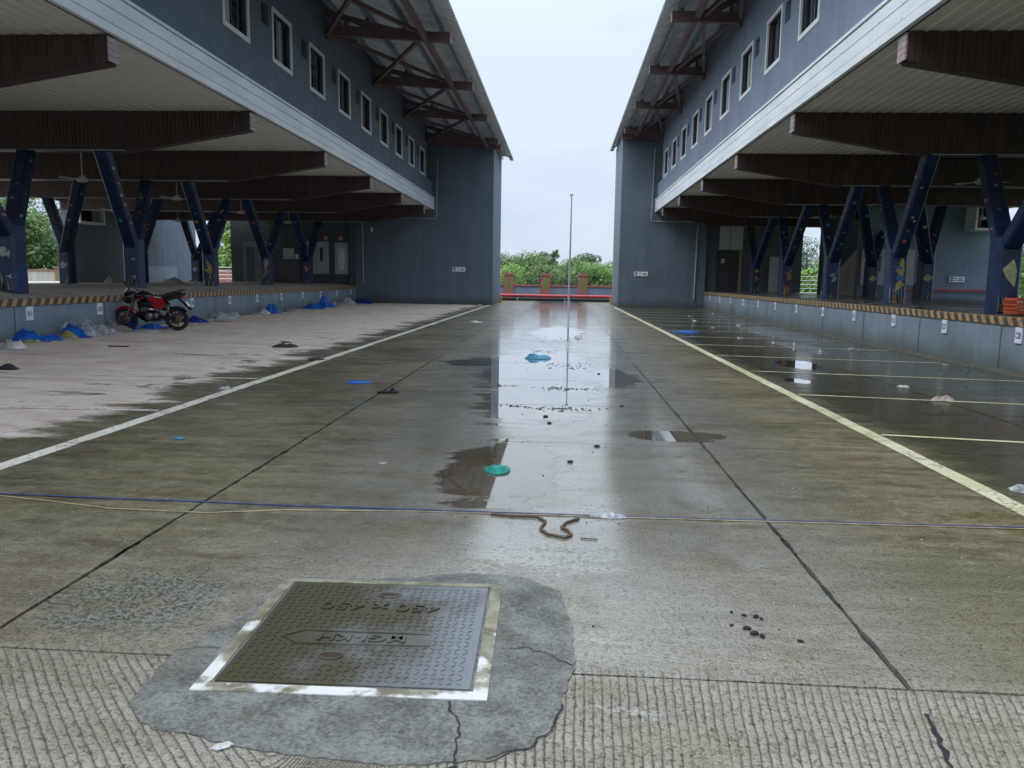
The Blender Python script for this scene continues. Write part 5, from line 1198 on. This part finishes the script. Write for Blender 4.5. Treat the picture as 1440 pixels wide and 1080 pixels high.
# ---------------------------------------------------------------- motorcycle
for nm, c, r_, mt in (('bike_black', (.010, .011, .016), .16, 0), ('bike_red', (.42, .012, .018), .16, 0), ('bike_metal', (.22, .21, .20), .35, .8), ('tyre', (.022, .019, .017), .75, 0), ('rim_black', (.03, .024, .022), .35, .2), ('rust_brake', (.16, .09, .06), .5, .5), ('lamp_lens', (.55, .56, .58), .1, 0)):
    M[nm] = worn(nm, c, r_, .25, 6, metal=mt)
def motorcycle():
    r = empty('motorcycle'); WB = .63
    def wheel(cx, rw, tw, nm):
        wh = empty(nm, (cx, 0, rw)); wh.parent = r
        ring = [(math.cos(a*math.pi/18)*(rw-tw*.72), 0, math.sin(a*math.pi/18)*(rw-tw*.72)) for a in range(36)]
        ty_ = MB()
        prof = [(rw-.078, -tw*.36), (rw-.05, -tw*.52), (rw-.016, -tw*.42), (rw, 0), (rw-.016, tw*.42), (rw-.05, tw*.52), (rw-.078, tw*.36)]
        ty_.lathe(prof, (0, 0, 0), 'y', 40); ty_.build('tyre', M['tyre'], wh)
        MB().lathe([(rw-.074, -tw*.38), (rw-.098, -tw*.25), (rw-.098, tw*.25), (rw-.074, tw*.38)], (0, 0, 0), 'y', 40).build('rim', M['rim_black'], wh)
        sp = MB()
        for k in range(6):
            a = k*math.pi/3+.3; sp.bar((math.cos(a)*.05, 0, math.sin(a)*.05), (math.cos(a+.10)*(rw-.094), 0, math.sin(a+.10)*(rw-.094)), .026, .022, up=(0, 1, 0))
        sp.build('spokes', M['rim_black'], wh)
        MB().lathe([(.001, -.06), (.055, -.06), (.06, 0), (.055, .06), (.001, .06)], (0, 0, 0), 'y', 16).build('hub', M['bike_metal'], wh)
        MB().lathe([(.06, .065), (.125, .065), (.125, .071), (.06, .071)], (0, 0, 0), 'y', 24).build('brake_disc', M['rust_brake'], wh)
    wheel(WB, .295, .09, 'front_wheel'); wheel(-WB, .300, .115, 'rear_wheel')
    fk = MB()
    for sy in (-.085, .085): fk.tube([(WB-.0, sy, .30), (WB-.16, sy, .62), (WB-.27, sy, .92)], [.026, .024, .020], 8)
    fk.build('front_fork', M['bike_metal'], r)
    # front mudguard, an arc over the wheel
    mg = MB(); v = []
    for i in range(13):
        a = R(28 + i*11); rr = .325
        for w2, dr in ((-.065, -.035), (-.045, 0), (0, .012), (.045, 0), (.065, -.035)): v.append((WB+math.cos(a)*(rr+dr), w2, .295+math.sin(a)*(rr+dr)))
    mg.add(v, [(i*5+j, i*5+j+1, (i+1)*5+j+1, (i+1)*5+j) for i in range(12) for j in range(4)], 0, True); mg.build('front_mudguard', M['bike_red'], r)
    MB().loft([(.68, 0, .82, .03, .05), (.64, 0, .83, .10, .11), (.56, 0, .83, .15, .15), (.44, 0, .85, .15, .16), (.36, 0, .88, .08, .10)], 16).build('headlamp_fairing', M['bike_black'], r)
    MB().loft([(.688, 0, .83, .03, .03), (.665, 0, .83, .075, .06), (.64, 0, .83, .08, .065)], 14).build('headlamp', M['lamp_lens'], r)
    sc_ = MB(); v = [(.62, -.10, .94), (.66, 0, .93), (.62, .10, .94), (.50, -.07, 1.09), (.53, 0, 1.11), (.50, .07, 1.09)]
    sc_.add(v, [(0, 1, 4, 3), (1, 2, 5, 4)], 0, True); sc_.build('windscreen', M['glass'], r)
    MB().tube([(.40, -.34, 1.00), (.40, -.24, 1.03), (.36, -.08, 1.0), (.36, .08, 1.0), (.40, .24, 1.03), (.40, .34, 1.00)], .013, 8).build('handlebar', M['bike_black'], r)
    for sy in (-1, 1):
        MB().tube([(.40, sy*.34, 1.00), (.40, sy*.245, 1.028)], .019, 8).build('grip', M['tyre'], r)
        m_ = MB().tube([(.42, sy*.22, 1.03), (.46, sy*.28, 1.20)], .007, 6); m_.loft([(.445, sy*.30, 1.235, .06, .035), (.475, sy*.30, 1.235, .07, .045), (.49, sy*.30, 1.235, .05, .03)], 10); m_.build('mirror', M['bike_black'], r)
        MB().loft([(.56, sy*.17, .80, .02, .015), (.585, sy*.19, .80, .035, .022), (.61, sy*.19, .80, .012, .01)], 8).build('indicator', M['fish_orange'], r)
    # tank: black back, red flank
    MB().loft([(.34, 0, .86, .06, .06), (.30, 0, .88, .12, .10), (.18, 0, .90, .155, .125), (.05, 0, .88, .155, .12), (-.06, 0, .84, .12, .09), (-.12, 0, .80, .07, .05)], 16).build('fuel_tank', M['bike_black'], r)
    MB().lathe([(.001, .012), (.035, .010), (.04, 0)], (.15, 0, 1.025), 'z', 12).build('filler_cap', M['bike_metal'], r)
    tk = MB()
    for sy in (-1, 1):
        pts = [(.02, .84), (-.10, .90), (-.34, .86), (-.40, .78), (-.16, .72), (.02, .78)]
        v = [(a, sy*.150, b) for a, b in pts] + [(a, sy*.110, b) for a, b in pts]; q = 6
        tk.add(v, [tuple(range(q)) if sy < 0 else tuple(reversed(range(q)))] + [(i, i+q, (i+1) % q+q, (i+1) % q) if sy > 0 else ((i+1) % q, (i+1) % q+q, i+q, i) for i in range(q)])
    tk.build('tank_panel', M['bike_red'], r)
    sp_ = MB()
    for sy in (-1, 1):
        pts = [(-.06, .70), (-.36, .77), (-.42, .70), (-.34, .58), (-.20, .56), (-.10, .63)]
        v = [(a, sy*.135, b) for a, b in pts] + [(a, sy*.10, b) for a, b in pts]; q = 6
        sp_.add(v, [tuple(range(q)) if sy < 0 else tuple(reversed(range(q)))] + [(i, i+q, (i+1) % q+q, (i+1) % q) if sy > 0 else ((i+1) % q, (i+1) % q+q, i+q, i) for i in range(q)])
    sp_.build('side_panel', M['bike_red'], r)
    st = MB()
    for sy in (-1, 1):
        st.bar((.28, sy*.152, .80), (.10, sy*.156, .86), .006, .035); st.bar((-.14, sy*.152, .885), (-.32, sy*.152, .865), .006, .022, 1)
    st.build('decal', [M['bike_red'], M['sign_white']], r)
    MB().loft([(-.06, 0, .85, .07, .03), (-.14, 0, .86, .12, .045), (-.34, 0, .88, .14, .05), (-.44, 0, .92, .13, .06), (-.62, 0, .96, .12, .05), (-.76, 0, .985, .07, .03)], 14).build('seat', M['cloth_black'], r)
    MB().loft([(-.36, 0, .80, .10, .05), (-.52, 0, .85, .12, .07), (-.72, 0, .91, .10, .06), (-.88, 0, .95, .05, .03)], 12).build('tail_fairing', M['bike_black'], r)
    MB().loft([(-.80, 0, .88, .07, .03), (-.86, 0, .89, .06, .03)], 10).build('tail_lamp', M['sign_red'], r)
    MB().tube([(-.56, .13, 1.0), (-.74, .14, 1.04), (-.86, .08, 1.04), (-.86, -.08, 1.04), (-.74, -.14, 1.04), (-.56, -.13, 1.0)], .011, 6).build('grab_rail', M['bike_black'], r)
    rm = MB(); rm.bar((-.70, 0, .84), (-1.00, 0, .54), .14, .02, up=(0, 0, 1)); v = []
    for i in range(10):
        a = R(60+i*11); rr = .33
        for w2, dr in ((-.075, -.04), (0, .01), (.075, -.04)): v.append((-WB+math.cos(a)*(rr+dr), w2, .30+math.sin(a)*(rr+dr)))
    rm.add(v, [(i*3+j, i*3+j+1, (i+1)*3+j+1, (i+1)*3+j) for i in range(9) for j in range(2)], 0, True); rm.build('rear_mudguard', M['bike_black'], r)
    pm = MB().bar((-.905, 0, .74), (-.985, 0, .60), .20, .008, up=(1, 0, 0)).box(-.97, -.90, -.06, .06, .60, .74); pm = MB(); pm.add([(-.885, -.08, .76), (-.885, .08, .76), (-.955, .08, .64), (-.955, -.08, .64), (-.893, -.08, .756), (-.893, .08, .756), (-.963, .08, .636), (-.963, -.08, .636)], [(0, 1, 2, 3), (7, 6, 5, 4), (0, 4, 5, 1), (1, 5, 6, 2), (2, 6, 7, 3), (3, 7, 4, 0)]); pm.build('number_plate', M['sign_white'], r)
    en = MB(); en.loft([(.24, 0, .40, .10, .06), (.20, 0, .40, .14, .11), (.02, 0, .40, .15, .13), (-.14, 0, .40, .14, .12), (-.22, 0, .38, .08, .07)], 12); en.build('engine', M['bike_black'], r)
    ec = MB()
    for sy in (-1, 1): ec.lathe([(.001, sy*.165), (.085, sy*.160), (.10, sy*.13)], (.02, 0, .38), 'y', 20); ec.lathe([(.001, sy*.150), (.06, sy*.148), (.075, sy*.12)], (-.15, 0, .40), 'y', 16)
    ec.build('engine_cover', M['bike_metal'], r)
    MB().loft([(.30, 0, .66, .05, .08), (.22, 0, .68, .10, .13), (.05, 0, .70, .11, .12), (-.20, 0, .66, .11, .11), (-.34, 0, .62, .06, .12), (-.40, 0, .60, .04, .06)], 10).build('air_box', M['bike_black'], r)
    cy_ = MB()
    for k in range(7): cy_.box(.06, .22, -.09, .09, .50+k*.025, .512+k*.025)
    cy_.box(.08, .20, -.07, .07, .48, .70); cy_.build('cylinder', M['bike_metal'], r)
    co = MB()
    for sy in (-1, 1): co.add([(.34, sy*.10, .42), (.30, sy*.13, .55), (.14, sy*.15, .30), (.02, sy*.15, .23), (.12, sy*.10, .22), (.30, sy*.05, .34)], [(0, 1, 2, 3, 4, 5)] if sy < 0 else [(5, 4, 3, 2, 1, 0)]); 
    co.loft([(.34, 0, .42, .05, .05), (.26, 0, .34, .09, .06), (.10, 0, .26, .09, .04)], 8); co.build('engine_cowl', M['bike_black'], r)
    fr_ = MB(); fr_.tube([(.34, 0, .90), (.30, 0, .60), (.26, 0, .36), (.05, 0, .25), (-.22, 0, .30)], .02, 8)
    for sy in (-1, 1): fr_.tube([(.34, sy*.02, .92), (-.05, sy*.09, .76), (-.45, sy*.10, .78), (-.78, sy*.07, .88)], .015, 8); fr_.tube([(-.10, sy*.09, .74), (-.22, sy*.09, .34)], .018, 8)
    fr_.build('frame', M['bike_black'], r)
    sa = MB()
    for sy in (-1, 1): sa.bar((-.20, sy*.10, .36), (-WB, sy*.10, .30), .025, .045); sa.tube([(-.52, sy*.13, .34), (-.40, sy*.13, .72)], .022, 8)
    sa.bar((-.2, .125, .38), (-WB, .125, .32), .02, .10); sa.build('swing_arm', M['bike_black'], r)
    for sy in (-1, 1):
        sh_ = MB()
        for k in range(8): t = k/8; sh_.lathe([(.020, -.008), (.034, 0), (.020, .008)], (-.505+.10*t, sy*.13, .40+.28*t), 'z', 10)
        sh_.build('rear_spring', M['bike_metal'], r)
    MB().tube([(.22, -.08, .54), (.34, -.10, .46), (.28, -.11, .26), (.0, -.13, .22), (-.30, -.15, .27), (-.40, -.16, .31)], .018, 8).build('exhaust_pipe', M['bike_metal'], r)
    MB().tube([(-.36, -.16, .30), (-.46, -.165, .34), (-.80, -.175, .46), (-.84, -.175, .475)], [.025, .05, .052, .035], 12).build('silencer', M['bike_metal'], r)
    fp = MB()
    for sy in (-1, 1): fp.tube([(-.10, sy*.12, .30), (-.10, sy*.28, .30)], .012, 6); fp.tube([(-.42, sy*.13, .42), (-.42, sy*.24, .42)], .011, 6)
    fp.build('footrest', M['tyre'], r); MB().tube([(-.08, .12, .28), (-.16, .26, .02)], .013, 6).build('side_stand', M['bike_metal'], r)
    return r
bk = motorcycle()
bx, by_ = -10.22, 18.9
bk.location = (bx, by_, zg(bx, by_)+.004); bk.rotation_euler = (R(-4), 0, math.pi + R(9)); bk.scale = (.97, .97, .97)
tag(bk, 'red and black motorcycle parked on its stand before the left platform', 'motorcycle')
